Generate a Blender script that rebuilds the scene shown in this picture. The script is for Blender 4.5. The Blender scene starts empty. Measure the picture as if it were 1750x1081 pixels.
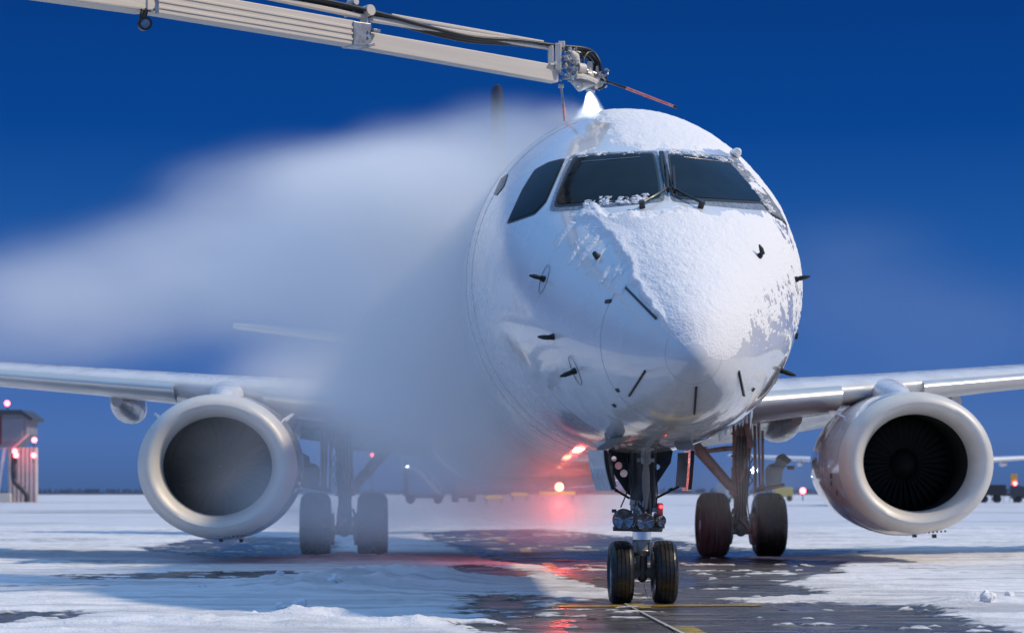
import bpy, bmesh, math, random
import numpy as np
from mathutils import Vector, Matrix, noise as mnoise
from mathutils.bvhtree import BVHTree
R = math.radians
random.seed(7)
sc = bpy.context.scene
COL = sc.collection

# ------------------------------------------------------------------ camera
F, HX, HY, CZ = 3712.0, 875.0, 840.0, 0.973      # focal length (px of a 1750 px wide frame), vanishing point, eye height
cd = bpy.data.cameras.new('camera')
cam = bpy.data.objects.new('camera', cd); COL.objects.link(cam)
cam.location = (0, 0, CZ); cam.rotation_euler = (R(90), 0, 0)
cd.sensor_width = 36; cd.lens = 36*F/1750; cd.shift_y = (HY-540.5)/1750
cd.clip_start = .5; cd.clip_end = 6000
cd.dof.use_dof = True; cd.dof.focus_distance = 17.5; cd.dof.aperture_fstop = 3.2
sc.camera = cam

# ------------------------------------------------------------------ dusk sky, the apron floodlight as one sun, exposure
world = bpy.data.worlds.new('World'); sc.world = world; world.use_nodes = True
wn, wl = world.node_tree.nodes, world.node_tree.links
wn.clear()
wo = wn.new('ShaderNodeOutputWorld'); wb = wn.new('ShaderNodeBackground'); wl.new(wb.outputs[0], wo.inputs[0])
tc = wn.new('ShaderNodeTexCoord'); sx = wn.new('ShaderNodeSeparateXYZ'); wl.new(tc.outputs['Generated'], sx.inputs[0])
rp = wn.new('ShaderNodeValToRGB'); wl.new(sx.outputs['Z'], rp.inputs[0])
def srgb(r, g, b):
    return tuple(((c/255+.055)/1.055)**2.4 if c > 10 else c/255/12.92 for c in (r, g, b))
STOPS = [(0, (70, 100, 152)), (.025, (76, 112, 174)), (.06, (58, 102, 172)), (.11, (32, 88, 162)), (.165, (9, 68, 145)), (.235, (6, 56, 126)), (.5, (104, 162, 234)), (1, (158, 208, 254))]  # stops above the frame raised to fill the steam and shaded hull
e = rp.color_ramp.elements
while len(e) < len(STOPS): e.new(.5)
for el, (p, c) in zip(e, STOPS): el.position = p; el.color = (*srgb(*c), 1)
# afterglow added to the unseen sky behind the camera, as fill light
mr = wn.new('ShaderNodeMapRange'); mr.inputs[1].default_value = .15; mr.inputs[2].default_value = -.75; wl.new(sx.outputs['Y'], mr.inputs[0])
mx = wn.new('ShaderNodeMix'); mx.data_type = 'RGBA'; wl.new(mr.outputs[0], mx.inputs[0]); wl.new(rp.outputs[0], mx.inputs[6])
mx.inputs[7].default_value = (*srgb(96, 138, 204), 1)
wl.new(mx.outputs[2], wb.inputs[0]); wb.inputs[1].default_value = 1.0

sd = bpy.data.lights.new('sun', 'SUN'); sun = bpy.data.objects.new('sun', sd); COL.objects.link(sun)
SEL, SAZ = R(44), R(9)
sv = Vector((math.cos(SEL)*math.cos(SAZ), -math.cos(SEL)*math.sin(SAZ), math.sin(SEL)))
sun.rotation_euler = sv.to_track_quat('Z', 'Y').to_euler(); sun.location = (30, -12, 30)
sd.energy = 2.9; sd.angle = R(3); sd.color = (1, .84, .62)

sc.view_settings.view_transform = 'Standard'; sc.view_settings.look = 'None'
sc.view_settings.exposure = 0; sc.view_settings.gamma = 1
sc.render.engine = 'CYCLES'
cy = sc.cycles
cy.use_denoising = True
cy.max_bounces = 12; cy.diffuse_bounces = 3; cy.glossy_bounces = 3; cy.volume_bounces = 11; cy.transparent_max_bounces = 6
cy.sample_clamp_indirect = 6; cy.volume_step_rate = .6; cy.volume_max_steps = 128

# ------------------------------------------------------------------ frames of reference
TH = math.asin(.0482)
X0, Y0 = 223*19/F, 19.0
PM = Matrix.Translation((X0, Y0, 0)) @ Matrix.Rotation(TH, 4, 'Z')       # the airliner's own axes: x to the left wing, y aft, z up
PI_ = PM.inverted()
def W(px, py, D): return Vector(((px-HX)*D/F, D, CZ+(HY-py)*D/F))
def L(px, py, D): return PI_ @ W(px, py, D)
def G(px, py):
    D = CZ*F/(py-HY); return ((px-HX)*D/F, D)

# ------------------------------------------------------------------ materials
def mat(name, color=(.8, .8, .8), rough=.5, metal=0, coat=0, spec=.5, bump=None, var=None, rvar=None, emit=None, coat_rough=.05):
    """bump=(scale, strength, distance)  var=(scale, other colour, amount)  rvar=(scale, lo, hi)"""
    m = bpy.data.materials.new(name); m.use_nodes = True
    n, l = m.node_tree.nodes, m.node_tree.links
    b = n['Principled BSDF']
    b.inputs['Base Color'].default_value = (*color, 1); b.inputs['Roughness'].default_value = rough
    b.inputs['Metallic'].default_value = metal; b.inputs['Coat Weight'].default_value = coat
    b.inputs['Coat Roughness'].default_value = coat_rough; b.inputs['Specular IOR Level'].default_value = spec
    if emit: b.inputs['Emission Color'].default_value = (*emit[0], 1); b.inputs['Emission Strength'].default_value = emit[1]
    co = None
    def coord():
        nonlocal co
        if co is None: co = n.new('ShaderNodeTexCoord')
        return co.outputs['Object']
    def nz(scale, detail=5, stretch=None):
        t = n.new('ShaderNodeTexNoise'); t.inputs['Scale'].default_value = scale; t.inputs['Detail'].default_value = detail
        if stretch:
            mp = n.new('ShaderNodeMapping'); mp.inputs['Scale'].default_value = stretch
            l.new(coord(), mp.inputs[0]); l.new(mp.outputs[0], t.inputs['Vector'])
        else: l.new(coord(), t.inputs['Vector'])
        return t.outputs['Fac']
    if var:
        r = n.new('ShaderNodeMapRange'); r.inputs[1].default_value = .4; r.inputs[2].default_value = .7; r.inputs[4].default_value = var[2]
        l.new(nz(var[0], 6, var[3] if len(var) > 3 else None), r.inputs[0])
        k = n.new('ShaderNodeMix'); k.data_type = 'RGBA'; k.inputs[6].default_value = (*color, 1); k.inputs[7].default_value = (*var[1], 1)
        l.new(r.outputs[0], k.inputs[0]); l.new(k.outputs[2], b.inputs['Base Color'])
    if rvar:
        r = n.new('ShaderNodeMapRange'); r.inputs[1].default_value = .35; r.inputs[2].default_value = .65
        r.inputs[3].default_value = rvar[1]; r.inputs[4].default_value = rvar[2]
        l.new(nz(rvar[0], 4), r.inputs[0]); l.new(r.outputs[0], b.inputs['Roughness'])
    if bump:
        u = n.new('ShaderNodeBump'); u.inputs['Strength'].default_value = bump[1]; u.inputs['Distance'].default_value = bump[2]
        l.new(nz(bump[0], 6), u.inputs['Height']); l.new(u.outputs[0], b.inputs['Normal'])
    return m
M = dict(
    paint=mat('white_paint', (.72, .72, .72), .22, coat=1, var=(2.2, (.60, .61, .62), .5), rvar=(3, .14, .34), bump=(.9, .10, .012)),
    wingskin=mat('wing_skin', (.66, .66, .66), .3, coat=.4, var=(3, (.5, .5, .5), .6), rvar=(4, .2, .45)),
    alu=mat('bare_aluminium', (.62, .61, .59), .36, metal=.6, var=(2, (.54, .53, .51), .5), rvar=(3, .32, .42)),
    lip=mat('intake_lip_metal', (.68, .645, .59), .48, metal=.15, var=(4, (.60, .565, .51), .6), rvar=(5, .42, .56)),
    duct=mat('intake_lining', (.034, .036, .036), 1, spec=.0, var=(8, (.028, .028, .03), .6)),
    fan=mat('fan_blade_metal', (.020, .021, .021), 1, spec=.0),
    glass=mat('dark_cockpit_glass', (.004, .009, .014), .05, spec=.03, var=(4, (.012, .02, .028), .5), rvar=(14, .04, .16)),
    seal=mat('window_frame_metal', (.16, .18, .21), .4, metal=.4, var=(40, (.45, .47, .5), .8), bump=(60, .4, .004)),
    gasket=mat('black_gasket', (.012, .012, .014), .5),
    black=mat('black_paint', (.012, .013, .013), .38, var=(9, (.03, .03, .028), .7), rvar=(12, .25, .5)),
    rubber=mat('tyre_rubber', (.014, .014, .014), .42, var=(14, (.035, .034, .033), .8, (.6, 3, 3)), rvar=(10, .22, .6), bump=(40, .25, .006)),
    litrubber=mat('lit_sprayed_tyre_rubber', (.07, .058, .05), .8, var=(10, (.15, .125, .11), .9, (8, .4, .4)), bump=(40, .3, .006)),  # paler brown: light falling on the tyre and snow spray, both in the colour
    rim=mat('wheel_rim', (.45, .46, .48), .4, metal=.5, var=(9, (.2, .2, .2), .7)),
    steel=mat('polished_strut', (.75, .76, .78), .16, metal=1),
    gear=mat('grimy_gear_paint', (.50, .45, .39), .5, var=(7, (.15, .13, .11), .8), rvar=(9, .35, .6), bump=(30, .3, .006)),
    nosegear=mat('dark_gear_paint', (.06, .06, .058), .4, var=(8, (.15, .14, .13), .6), bump=(30, .2, .004)),
    panel=mat('grey_door_panel', (.28, .28, .28), .42, var=(5, (.14, .14, .14), .8)),
    lens=mat('lamp_lens', (.10, .12, .15), .05, metal=.7, coat=1, var=(20, (.35, .38, .42), .8)),
    lampring=mat('lamp_housing', (.22, .23, .24), .35, metal=.7),
    redlamp=mat('lit_red_lamp', (.4, .01, .01), .3, emit=((1, .03, .03), 9)),
    beacon=mat('lit_beacon', (.5, .05, .02), .3, emit=((1, .36, .20), 12)),
    boom=mat('boom_white_paint', (.68, .61, .52), .45, var=(3, (.54, .47, .38), .45, (.3, .3, 12)), bump=(20, .1, .004)),
    boomgrey=mat('boom_grey_metal', (.42, .43, .44), .35, metal=.5, var=(20, (.2, .19, .18), .7)),
    hose=mat('hose_rubber', (.012, .013, .013), .35),
    redrod=mat('red_feeler_rod', (.55, .10, .07), .4, var=(20, (.6, .45, .42), .6)),
    snow=mat('packed_snow', (.82, .82, .83), .85, bump=(55, .7, .012)),
    marker=mat('dark_marker', (.05, .05, .055), .4, metal=.3),
    seam=mat('seam_sealant', (.25, .26, .28), .5),
    ice=mat('icicle_ice', (.75, .8, .85), .12, coat=.5),
)

# ------------------------------------------------------------------ mesh helpers
def bm_(): return bmesh.new()
def obj(name, bm, m, parent=None, smooth=True, bevel=0, angle=40):
    me = bpy.data.meshes.new(name)
    bmesh.ops.recalc_face_normals(bm, faces=bm.faces[:])
    bm.to_mesh(me); bm.free()
    for k in (m if isinstance(m, (list, tuple)) else [m]): me.materials.append(k)
    if smooth:
        me.polygons.foreach_set('use_smooth', [True]*len(me.polygons))
        try: me.set_sharp_from_angle(angle=R(angle))
        except Exception: pass
    o = bpy.data.objects.new(name, me); COL.objects.link(o)
    if parent: o.parent = parent
    if bevel:
        b = o.modifiers.new('bevel', 'BEVEL'); b.width = bevel; b.segments = 2; b.limit_method = 'ANGLE'
    return o
def tag(o, label=None, cat=None, group=None, kind=None):
    if label: o['label'] = label
    if cat: o['category'] = cat
    if group: o['group'] = group
    if kind: o['kind'] = kind
    return o
def empty(name, loc=(0, 0, 0), rz=0):
    o = bpy.data.objects.new(name, None); COL.objects.link(o); o.location = loc; o.rotation_euler = (0, 0, rz); o.empty_display_size = .3
    return o
def box(bm, c, s, rot=None):
    mtx = Matrix.Translation(c) @ (rot.to_4x4() if rot is not None else Matrix.Identity(4)) @ Matrix.Diagonal((s[0], s[1], s[2], 1))
    bmesh.ops.create_cube(bm, size=1, matrix=mtx)
def bar(bm, p0, p1, w, h, up=(0, 0, 1)):
    p0, p1 = Vector(p0), Vector(p1); d = (p1-p0); x = d.normalized(); u = Vector(up)
    y = u.cross(x)
    if y.length < 1e-4: y = Vector((0, 1, 0)).cross(x)
    y.normalize(); z = x.cross(y)
    rot = Matrix((x, y, z)).transposed()
    box(bm, (p0+p1)/2, (d.length, w, h), rot)
def ring_faces(bm, a, b, closed=True):
    n = len(a)
    for i in range(n if closed else n-1):
        j = (i+1) % n
        try: bm.faces.new((a[i], a[j], b[j], b[i]))
        except ValueError: pass
def loft(bm, rings, cap=True, closed=True):
    vs = [[bm.verts.new(p) for p in r] for r in rings]
    for a, b in zip(vs, vs[1:]): ring_faces(bm, a, b, closed)
    if cap:
        for r in (vs[0], vs[-1]):
            try: bm.faces.new(r)
            except ValueError: pass
    return vs
def frame(d):
    d = Vector(d).normalized(); u = Vector((0, 0, 1)) if abs(d.z) < .9 else Vector((0, 1, 0))
    a = d.cross(u).normalized(); return d, a, d.cross(a)
def tube(bm, pts, r, seg=12, cap=True):
    pts = [Vector(p) for p in pts]; rs = r if isinstance(r, (list, tuple)) else [r]*len(pts)
    rings = []; a = None
    for i, p in enumerate(pts):
        d = (pts[min(i+1, len(pts)-1)]-pts[max(i-1, 0)]).normalized()
        if a is None: _, a, b = frame(d)
        else:
            a = (a-d*a.dot(d)); a = a.normalized() if a.length > 1e-6 else frame(d)[1]; b = d.cross(a)
        rings.append([p+(a*math.cos(t)+b*math.sin(t))*rs[i] for t in (2*math.pi*k/seg for k in range(seg))])
    loft(bm, rings, cap)
def spline(pts, n=8):
    pts = [Vector(p) for p in pts]; P = [pts[0]*2-pts[1]]+pts+[pts[-1]*2-pts[-2]]; out = []
    for i in range(1, len(P)-2):
        for k in range(n):
            t = k/n; p0, p1, p2, p3 = P[i-1:i+3]
            out.append(.5*((2*p1)+(p2-p0)*t+(2*p0-5*p1+4*p2-p3)*t*t+(3*p1-p0-3*p2+p3)*t**3))
    return out+[pts[-1]]
def lathe(bm, prof, o, axis=(0, 1, 0), seg=48, cap=False, sx=1., sz=1.):
    """prof: (t along the axis, radius)"""
    o = Vector(o); d = Vector(axis).normalized()
    if abs(d.y) > .9: a, b = Vector((1, 0, 0)), Vector((0, 0, 1))
    elif abs(d.x) > .9: a, b = Vector((0, 1, 0)), Vector((0, 0, 1))
    else: _, a, b = frame(d)
    loft(bm, [[o+d*t+(a*math.cos(q)*sx+b*math.sin(q)*sz)*r for q in (2*math.pi*k/seg for k in range(seg))] for t, r in prof], cap)
def pchip(x, y):
    x, y = np.array(x, float), np.array(y, float); h = np.diff(x); dl = np.diff(y)/h; m = np.zeros_like(y)
    m[0], m[-1] = dl[0], dl[-1]
    for i in range(1, len(x)-1):
        if dl[i-1]*dl[i] > 0:
            w1, w2 = 2*h[i]+h[i-1], h[i]+2*h[i-1]; m[i] = (w1+w2)/(w1/dl[i-1]+w2/dl[i])
    def f(q):
        q = np.clip(np.asarray(q, float), x[0], x[-1]); k = np.clip(np.searchsorted(x, q)-1, 0, len(x)-2)
        t = (q-x[k])/h[k]
        return (2*t**3-3*t**2+1)*y[k]+(t**3-2*t**2+t)*h[k]*m[k]+(-2*t**3+3*t**2)*y[k+1]+(t**3-t**2)*h[k]*m[k+1]
    return f
# value noise for numpy arrays
_rng = np.random.RandomState(3); _T = _rng.rand(256, 256)
def vnoise(x, y):
    xi, yi = np.floor(x).astype(int), np.floor(y).astype(int); fx, fy = x-xi, y-yi
    fx, fy = fx*fx*(3-2*fx), fy*fy*(3-2*fy)
    g = lambda a, b: _T[a & 255, b & 255]
    return (g(xi, yi)*(1-fx)+g(xi+1, yi)*fx)*(1-fy)+(g(xi, yi+1)*(1-fx)+g(xi+1, yi+1)*fx)*fy
def fbm(x, y, o=4):
    s = 0; a = .5
    for k in range(o): s = s+a*vnoise(x*2**k+17*k, y*2**k+31*k); a *= .5
    return s/(1-.5**o)
def poly_sdf(px, py, poly):
    """positive inside"""
    poly = np.array(poly, float); d = np.full(px.shape, 1e9); ins = np.zeros(px.shape, bool); n = len(poly)
    for i in range(n):
        a, b = poly[i], poly[(i+1) % n]; e0, e1 = b-a
        wx, wy = px-a[0], py-a[1]; t = np.clip((wx*e0+wy*e1)/(e0*e0+e1*e1+1e-12), 0, 1)
        d = np.minimum(d, (wx-e0*t)**2+(wy-e1*t)**2)
        c = ((a[1] > py) != (b[1] > py)); xx = (b[0]-a[0])*(py-a[1])/(b[1]-a[1]+1e-12)+a[0]
        ins ^= c & (px < xx)
    return np.where(ins, 1, -1)*np.sqrt(d)
def smooth01(x): x = np.clip(x, 0, 1); return x*x*(3-2*x)

# ================================================================== THE AIRLINER
plane = empty('airliner'); plane.matrix_world = PM
tag(plane, 'white twin-engine jet airliner nose-on, snow on its nose, being sprayed for ice', 'airplane')
NT = 3.5                                                           # the nose tip is this far ahead of the nose wheels
S_ = lambda pts: pchip([math.sqrt(p[0]) for p in pts], [p[1] for p in pts])
fHW = S_([(0, 0), (.05, .13), (.2, .27), (.5, .47), (.8, .61), (1, .70), (1.5, .91), (2, 1.08), (2.5, 1.21), (3, 1.315), (3.5, 1.39), (4, 1.44), (5, 1.49), (6, 1.505), (22, 1.505), (26, 1.3), (30, .85), (34, .35), (36.2, .06)])
fTP = S_([(0, 1.946), (.05, 2.09), (.2, 2.28), (.5, 2.52), (1, 2.85), (1.4, 3.08), (1.8, 3.31), (2.3, 3.56), (2.85, 3.83), (3.4, 4.07), (4, 4.31), (4.5, 4.47), (5, 4.57), (5.5, 4.615), (6, 4.64), (7, 4.65), (24, 4.65), (30, 4.5), (36.2, 4.1)])
fBT = S_([(0, 1.946), (.05, 1.82), (.2, 1.69), (.5, 1.55), (1, 1.44), (1.6, 1.375), (2.4, 1.33), (3.2, 1.31), (4, 1.30), (22, 1.30), (26, 1.75), (30, 2.7), (34, 3.6), (36.2, 3.98)])
fZC = S_([(0, 1.946), (.2, 1.96), (.5, 2.02), (1, 2.15), (2, 2.45), (3, 2.72), (4, 2.87), (5, 2.95), (6, 2.975), (22, 2.975), (26, 3.2), (30, 3.6), (36.2, 4.05)])
def skinP(s, phi, off=0.):
    q = np.sqrt(np.maximum(s, 0)); hw, tp, bt, zc = fHW(q), fTP(q), fBT(q), fZC(q)
    c, n = np.cos(phi), np.sin(phi)
    return np.stack([hw*c, s-NT, zc+np.where(n >= 0, tp-zc, zc-bt)*n], -1)
def skinN(s, phi):
    d = 1e-3; a = skinP(s+d, phi)-skinP(np.maximum(s-d, 1e-5), phi); b = skinP(s, phi+d)-skinP(s, phi-d)
    n = np.cross(a, b); return n/np.maximum(np.linalg.norm(n, axis=-1, keepdims=True), 1e-9)
bm = bm_()
qs = np.concatenate([np.linspace(.02, 2.6, 110), np.linspace(2.65, math.sqrt(36.2), 50)])
NP = 96
tip = bm.verts.new(skinP(np.array(0.), np.array(0.)))
prev = None
for q in qs:
    ph = np.arange(NP)*2*math.pi/NP
    r = [bm.verts.new(p) for p in skinP(np.full(NP, q*q), ph)]
    if prev is None:
        for i in range(NP): bm.faces.new((tip, r[i], r[(i+1) % NP]))
    else: ring_faces(bm, prev, r)
    prev = r
bm.faces.new(prev)
bmesh.ops.recalc_face_normals(bm, faces=bm.faces[:])
BVH = BVHTree.FromBMesh(bm)
obj('fuselage', bm, M['paint'], plane, angle=60)
CAM_L = PI_ @ Vector((0, 0, CZ))
def hit(px, py):
    d = (PI_.to_3x3() @ (W(px, py, 10)-Vector((0, 0, CZ)))).normalized()
    p, n, i, t = BVH.ray_cast(CAM_L, d)
    if p is None:                                     # just past the edge: nearest point of the skin
        p, n, i, t = BVH.find_nearest(CAM_L+d*18.5)
    if n.dot(d) > 0: n = -n
    return p, n
def on(px, py, off=.0): p, n = hit(px, py); return p+n*off
def near(p):
    q, n, i, t = BVH.find_nearest(p); 
    return q, (n if n.dot(q-Vector((0, q.y, 2.9))) > 0 else -n)
def sphi(px, py):
    p, n = hit(px, py); s = p.y+NT; q = math.sqrt(max(s, 0)); hw, tp, bt, zc = fHW(q), fTP(q), fBT(q), fZC(q)
    b = (p.z-zc)/((tp-zc) if p.z >= zc else (zc-bt)); return (s, math.atan2(b, p.x/hw))
def chaikin(P, n=3):
    for f in (.05, .25, .25)[:n]:
        Q = []
        for i in range(len(P)):
            a, b = P[i], P[(i+1) % len(P)]
            Q += [(a[0]*(1-f)+b[0]*f, a[1]*(1-f)+b[1]*f), (a[0]*f+b[0]*(1-f), a[1]*f+b[1]*(1-f))]
        P = Q
    return P
def resample(P, n):
    P = [np.array(p, float) for p in P]; P.append(P[0]); d = [0]
    for a, b in zip(P, P[1:]): d.append(d[-1]+np.linalg.norm(b-a))
    t = np.linspace(0, d[-1], n, endpoint=False); A = np.array(P)
    return list(zip(np.interp(t, d, A[:, 0]), np.interp(t, d, A[:, 1])))
def patch(name, poly, m, off, thick=.02, parent=None, rounding=3, mirror=False, rings=9, hole=None):
    """a pane that follows the skin: outline traced, laid on the hull and given an edge; hole = inner scale keeps it a ring"""
    P = resample(chaikin(poly, rounding) if rounding else poly, 90)
    c = np.mean(P, 0); bm = bm_(); prev = None
    def pt(p, o):
        q, n = hit(*p); v = q+n*o
        return Vector((-v.x, v.y, v.z)) if mirror else v
    edge = [bm.verts.new(pt(p, off-thick)) for p in P]
    prev = edge
    ks = np.linspace(1, 0, rings+1)[:-1] if hole is None else np.linspace(1, hole, 3)
    for k in ks:
        r = [bm.verts.new(pt(tuple(c+(np.array(p)-c)*k), off)) for p in P]
        ring_faces(bm, prev, r); prev = r
    if hole is None:
        cv = bm.verts.new(pt(tuple(c), off))
        for i in range(len(prev)): bm.faces.new((prev[i], prev[(i+1) % len(prev)], cv))
    return obj(name, bm, m, parent or plane, angle=35)

# ---- flight deck windows
wlp = [(984, 270), (1116, 264), (1128, 336), (948, 352)]
wrp = [(1144, 266), (1244, 276), (1304, 346), (1157, 337)]
fl = patch('windshield_frame', [(975, 264), (1126, 257), (1139, 345), (935, 363)], M['seal'], .004, rounding=2)
fr = patch('windshield_frame', [(1131, 257), (1256, 268), (1322, 362), (1146, 345)], M['seal'], .004, rounding=2)
patch('gasket', [(980, 267), (1119, 261), (1132, 340), (943, 356)], M['gasket'], .008, parent=fl, rounding=2)
patch('gasket', [(1140, 262), (1248, 273), (1310, 350), (1153, 341)], M['gasket'], .008, parent=fr, rounding=2)
patch('windshield', wlp, M['glass'], .012, parent=fl, rounding=2)
patch('windshield', wrp, M['glass'], .012, parent=fr, rounding=2)
sw_o = [(967, 270), (938, 277), (914, 290), (892, 325), (865, 384), (914, 367), (934, 346)]
c_ = np.mean(sw_o, 0); sw_i = [tuple(c_+(np.array(p)-c_)*.92) for p in sw_o]
frost = mat('frosted_cockpit_glass', (.10, .11, .12), .5, var=(22, (.46, .48, .50), .8), bump=(70, .5, .006))
for mir in (False, True):
    g = patch('side_window_frame', sw_o, M['gasket'], .004, rounding=2, mirror=mir)
    patch('side_window', sw_i, frost if mir else M['glass'], .009, parent=g, rounding=2, mirror=mir)
aw = [(869, 297), (856, 306), (844, 333), (849, 334), (862, 318)]
for mir in (False, True): patch('cabin_window', aw, M['glass'], .006, rounding=2, mirror=mir)
# bright edge lines at the head of the panes (heater bus bars)
for a, b, par in (((994, 279), (1094, 271), fl), ((1168, 271), (1255, 281), fr)):
    bm = bm_(); tube(bm, [on(a[0]+(b[0]-a[0])*k/12, a[1]+(b[1]-a[1])*k/12, .014) for k in range(13)], .004, 6)
    obj('heater_strip', bm, M['boomgrey'], par)
# ---- wipers
def line(pts, off, n=6):
    out = []
    for (a, b) in zip(pts, pts[1:]):
        for k in range(n): out.append(on(a[0]+(b[0]-a[0])*k/n, a[1]+(b[1]-a[1])*k/n, off))
    return out+[on(*pts[-1], off)]
for arm, blade, piv in (([(1098, 355), (1120, 343), (1139, 331)], [(1141, 333), (1133, 300), (1128, 266)], (1098, 355)),
                        ([(1197, 355), (1172, 343), (1148, 329)], [(1152, 335), (1140, 300), (1131, 266)], (1197, 355))):
    bm = bm_()
    tube(bm, line(arm, .045), .011, 8); p, n = hit(*piv)
    tube(bm, [p-n*.02, p+n*.06], .024, 12)
    w = obj('wiper', bm, M['black'], plane)
    bm = bm_(); tube(bm, line(blade, .03), [.014]*13, 8); tube(bm, line([blade[0], (blade[0][0]-3, blade[0][1]-40)], .05), .012, 8)
    obj('wiper_blade', bm, M['gasket'], w)
# ---- hull seams, diverter strips, sensors
def seam(s, a0, a1, n=60, r=.006, name='hull_seam', m=None, par=plane):
    ph = np.linspace(a0, a1, n); p = skinP(np.full(n, s), ph); q = skinN(np.full(n, s), ph)
    bm = bm_(); tube(bm, [Vector(v) for v in p-q*r*.45], r, 6); return obj(name, bm, m or M['seam'], par)
seam(.12, R(150), R(390), r=.0015); seam(.80, R(136), R(305), r=.003); seam(2.15, R(215), R(385), r=.0025); seam(4.4, R(110), R(262), r=.003); seam(5.25, R(110), R(265), r=.004)
for pts in ([(1070, 492), (1122, 545)], [(1076, 675), (1103, 633)], [(1187, 706), (1190, 660)], [(1271, 675), (1262, 634)]):
    bm = bm_(); tube(bm, line(pts, .004, 10), .010, 6); obj('lightning_strip', bm, M['marker'], plane)
for px, py in ((1040, 515), (1056, 666), (1287, 665), (1050, 692), (1160, 560)):
    p, n = hit(px, py); t = n.cross(Vector((0, 0, 1))).normalized(); b = t.cross(n)
    bm = bm_(); box(bm, p+n*.004, (.07 if py == 515 else .04, .03, .014), Matrix((t, b, n)).transposed()); obj('skin_fitting', bm, M['marker'], plane, bevel=.003)
def vane(px, py, ln, dx, dz, name='airflow_vane', ring=False):
    p, n = hit(px, py); bm = bm_()
    tube(bm, [p-n*.02, p+n*.03], [.03, .022], 14)
    d = Vector((dx, 0, dz)).normalized()
    tube(bm, [p+n*.02, p+n*.045, p+n*.055+d*ln*.5, p+n*.06+d*ln], [.014, .02, .018, .007], 8)
    o = obj(name, bm, M['black'], plane)
    if ring:
        t = n.cross(Vector((0, 0, 1))).normalized(); b = t.cross(n); bm = bm_()
        tube(bm, [p+n*.002+(t*math.cos(k/24*2*math.pi)*.06+b*math.sin(k/24*2*math.pi)*.12) for k in range(25)], .0025, 5); obj('vane_base_ring', bm, M['seam'], o)
vane(1022, 440, .05, .4, -.6); vane(1296, 439, .07, -.5, .8)
vane(930, 477, .07, -1, .15, 'pitot_probe', True); vane(946, 575, .07, -1, .1, 'pitot_probe'); vane(983, 633, .07, -1, -.35, 'pitot_probe', True)
vane(1358, 478, .07, 1, .2, 'pitot_probe', True); vane(1362, 574, .05, 1, 0, 'pitot_probe'); vane(1334, 632, .07, 1, -.3, 'pitot_probe', True)
# small bump by the right window (ice evidence probe fairing) 
fp = Vector(skinP(np.array(4.0), np.array(R(52))))
bm = bm_(); bmesh.ops.create_uvsphere(bm, u_segments=20, v_segments=12, radius=1, matrix=Matrix.Translation(fp+Vector((-.012, 0, -.012))) @ Matrix.Diagonal((.055, .34, .05, 1)))
obj('roof_fairing', bm, M['snow'], plane)

# ---- snow lying on the nose and the crown: its own thickness over the skin
ss = np.linspace(.0, 9., 450)[None, :]; pp = np.linspace(R(-12), R(150), 420)[:, None]
SG, PG = np.broadcast_arrays(ss, pp); SG = SG.copy(); PG = PG.copy()
SG = (SG/9)**1.35*9+.02
rad = 1.25
def region(pts_px, extra=()):
    P = [sphi(*p) for p in pts_px]+list(extra); return [(a, b*rad) for a, b in P]
P0_ = skinP(SG, PG); qx, qy, qz = P0_[..., 0]+9, P0_[..., 1]+9, P0_[..., 2]+3
tri = lambda f, o: (fbm(qx*f, qy*f+7, o)+fbm(qy*f+3, qz*f, o)+fbm(qx*f+5, qz*f+2, o)-1.5)*.62
nz1, nz2, nz3 = tri(3.2, 4), tri(11, 4), tri(34, 3)
nose_px = [(960, 371), (1000, 352), (1100, 362), (1150, 350), (1210, 358), (1312, 370), (1352, 430), (1362, 500), (1345, 545), (1290, 570), (1240, 590), (1200, 608), (1172, 592), (1140, 566), (1122, 540), (1092, 505), (1070, 478), (1062, 455), (1050, 432), (1015, 408), (985, 392)]
d1 = poly_sdf(SG, PG*rad, region(nose_px[:6], [(3.3, .42), (3.4, .0), (2.2, -.08), (1.2, .05), (.55, .2)])[:] + region(nose_px[11:]))+nz1*.30+nz2*.12+nz3*.05
low = smooth01((.8-PG)/.5)*smooth01((SG-.25)/.5); d1 = d1+low*(nz3*1.3+nz2*.7-.03)
crown = region([(1034, 212), (1046, 230), (1058, 246), (1100, 256), (1190, 261), (1262, 271), (1290, 285), (1312, 310)], [(3.9, .32), (5, .25), (9, .25), (9, 1.75), (6, 1.8)])
d2 = poly_sdf(SG, PG*rad, crown)+nz1*.16+nz2*.08+nz3*.04
# dribbles of slush running back from the snow's edge
sp = region([(950, 372), (1000, 384), (1062, 430), (1090, 505), (1056, 505), (1012, 478), (962, 448), (940, 405)])
stk = vnoise(SG*20+PG*5, PG*rad*3.2+SG*2)+.4*vnoise(SG*52+PG*9, PG*5)
d3 = np.minimum(poly_sdf(SG, PG*rad, sp)*1., (stk-.84)*.10)
# thin frost scattered on the crown's left shoulder and round the flight deck
fr_ = region([(895, 262), (940, 222), (1000, 196), (1045, 205), (1050, 245), (985, 258), (930, 268)], [])
d4 = np.minimum(poly_sdf(SG, PG*rad, fr_), (nz2*1.2+nz1*.8+nz3*.6-.22)*.12)
th = smooth01(SG/.22)*np.maximum.reduce([smooth01(d1/(.13+.25*smooth01((1.3-PG)/.5)))*(.008+.018*(nz1+.5)+.007*nz2+.010*nz3+.022*np.exp(-((d1-.13)/.09)**2)*(nz1+.75)*smooth01((PG-1.2)/.4)*(SG < 1.9))*(.25+.75*smooth01((PG-.35)/.8)), smooth01(d2/.10)*(.007+.012*(nz1+.5)+.010*nz2+.008*nz3), smooth01(d3/.02)*(.012+.010*nz2), smooth01(d4/.03)*(.006+.006*nz3)])
live = np.maximum.reduce([d1, d2, d3, d4]) > 0
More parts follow.
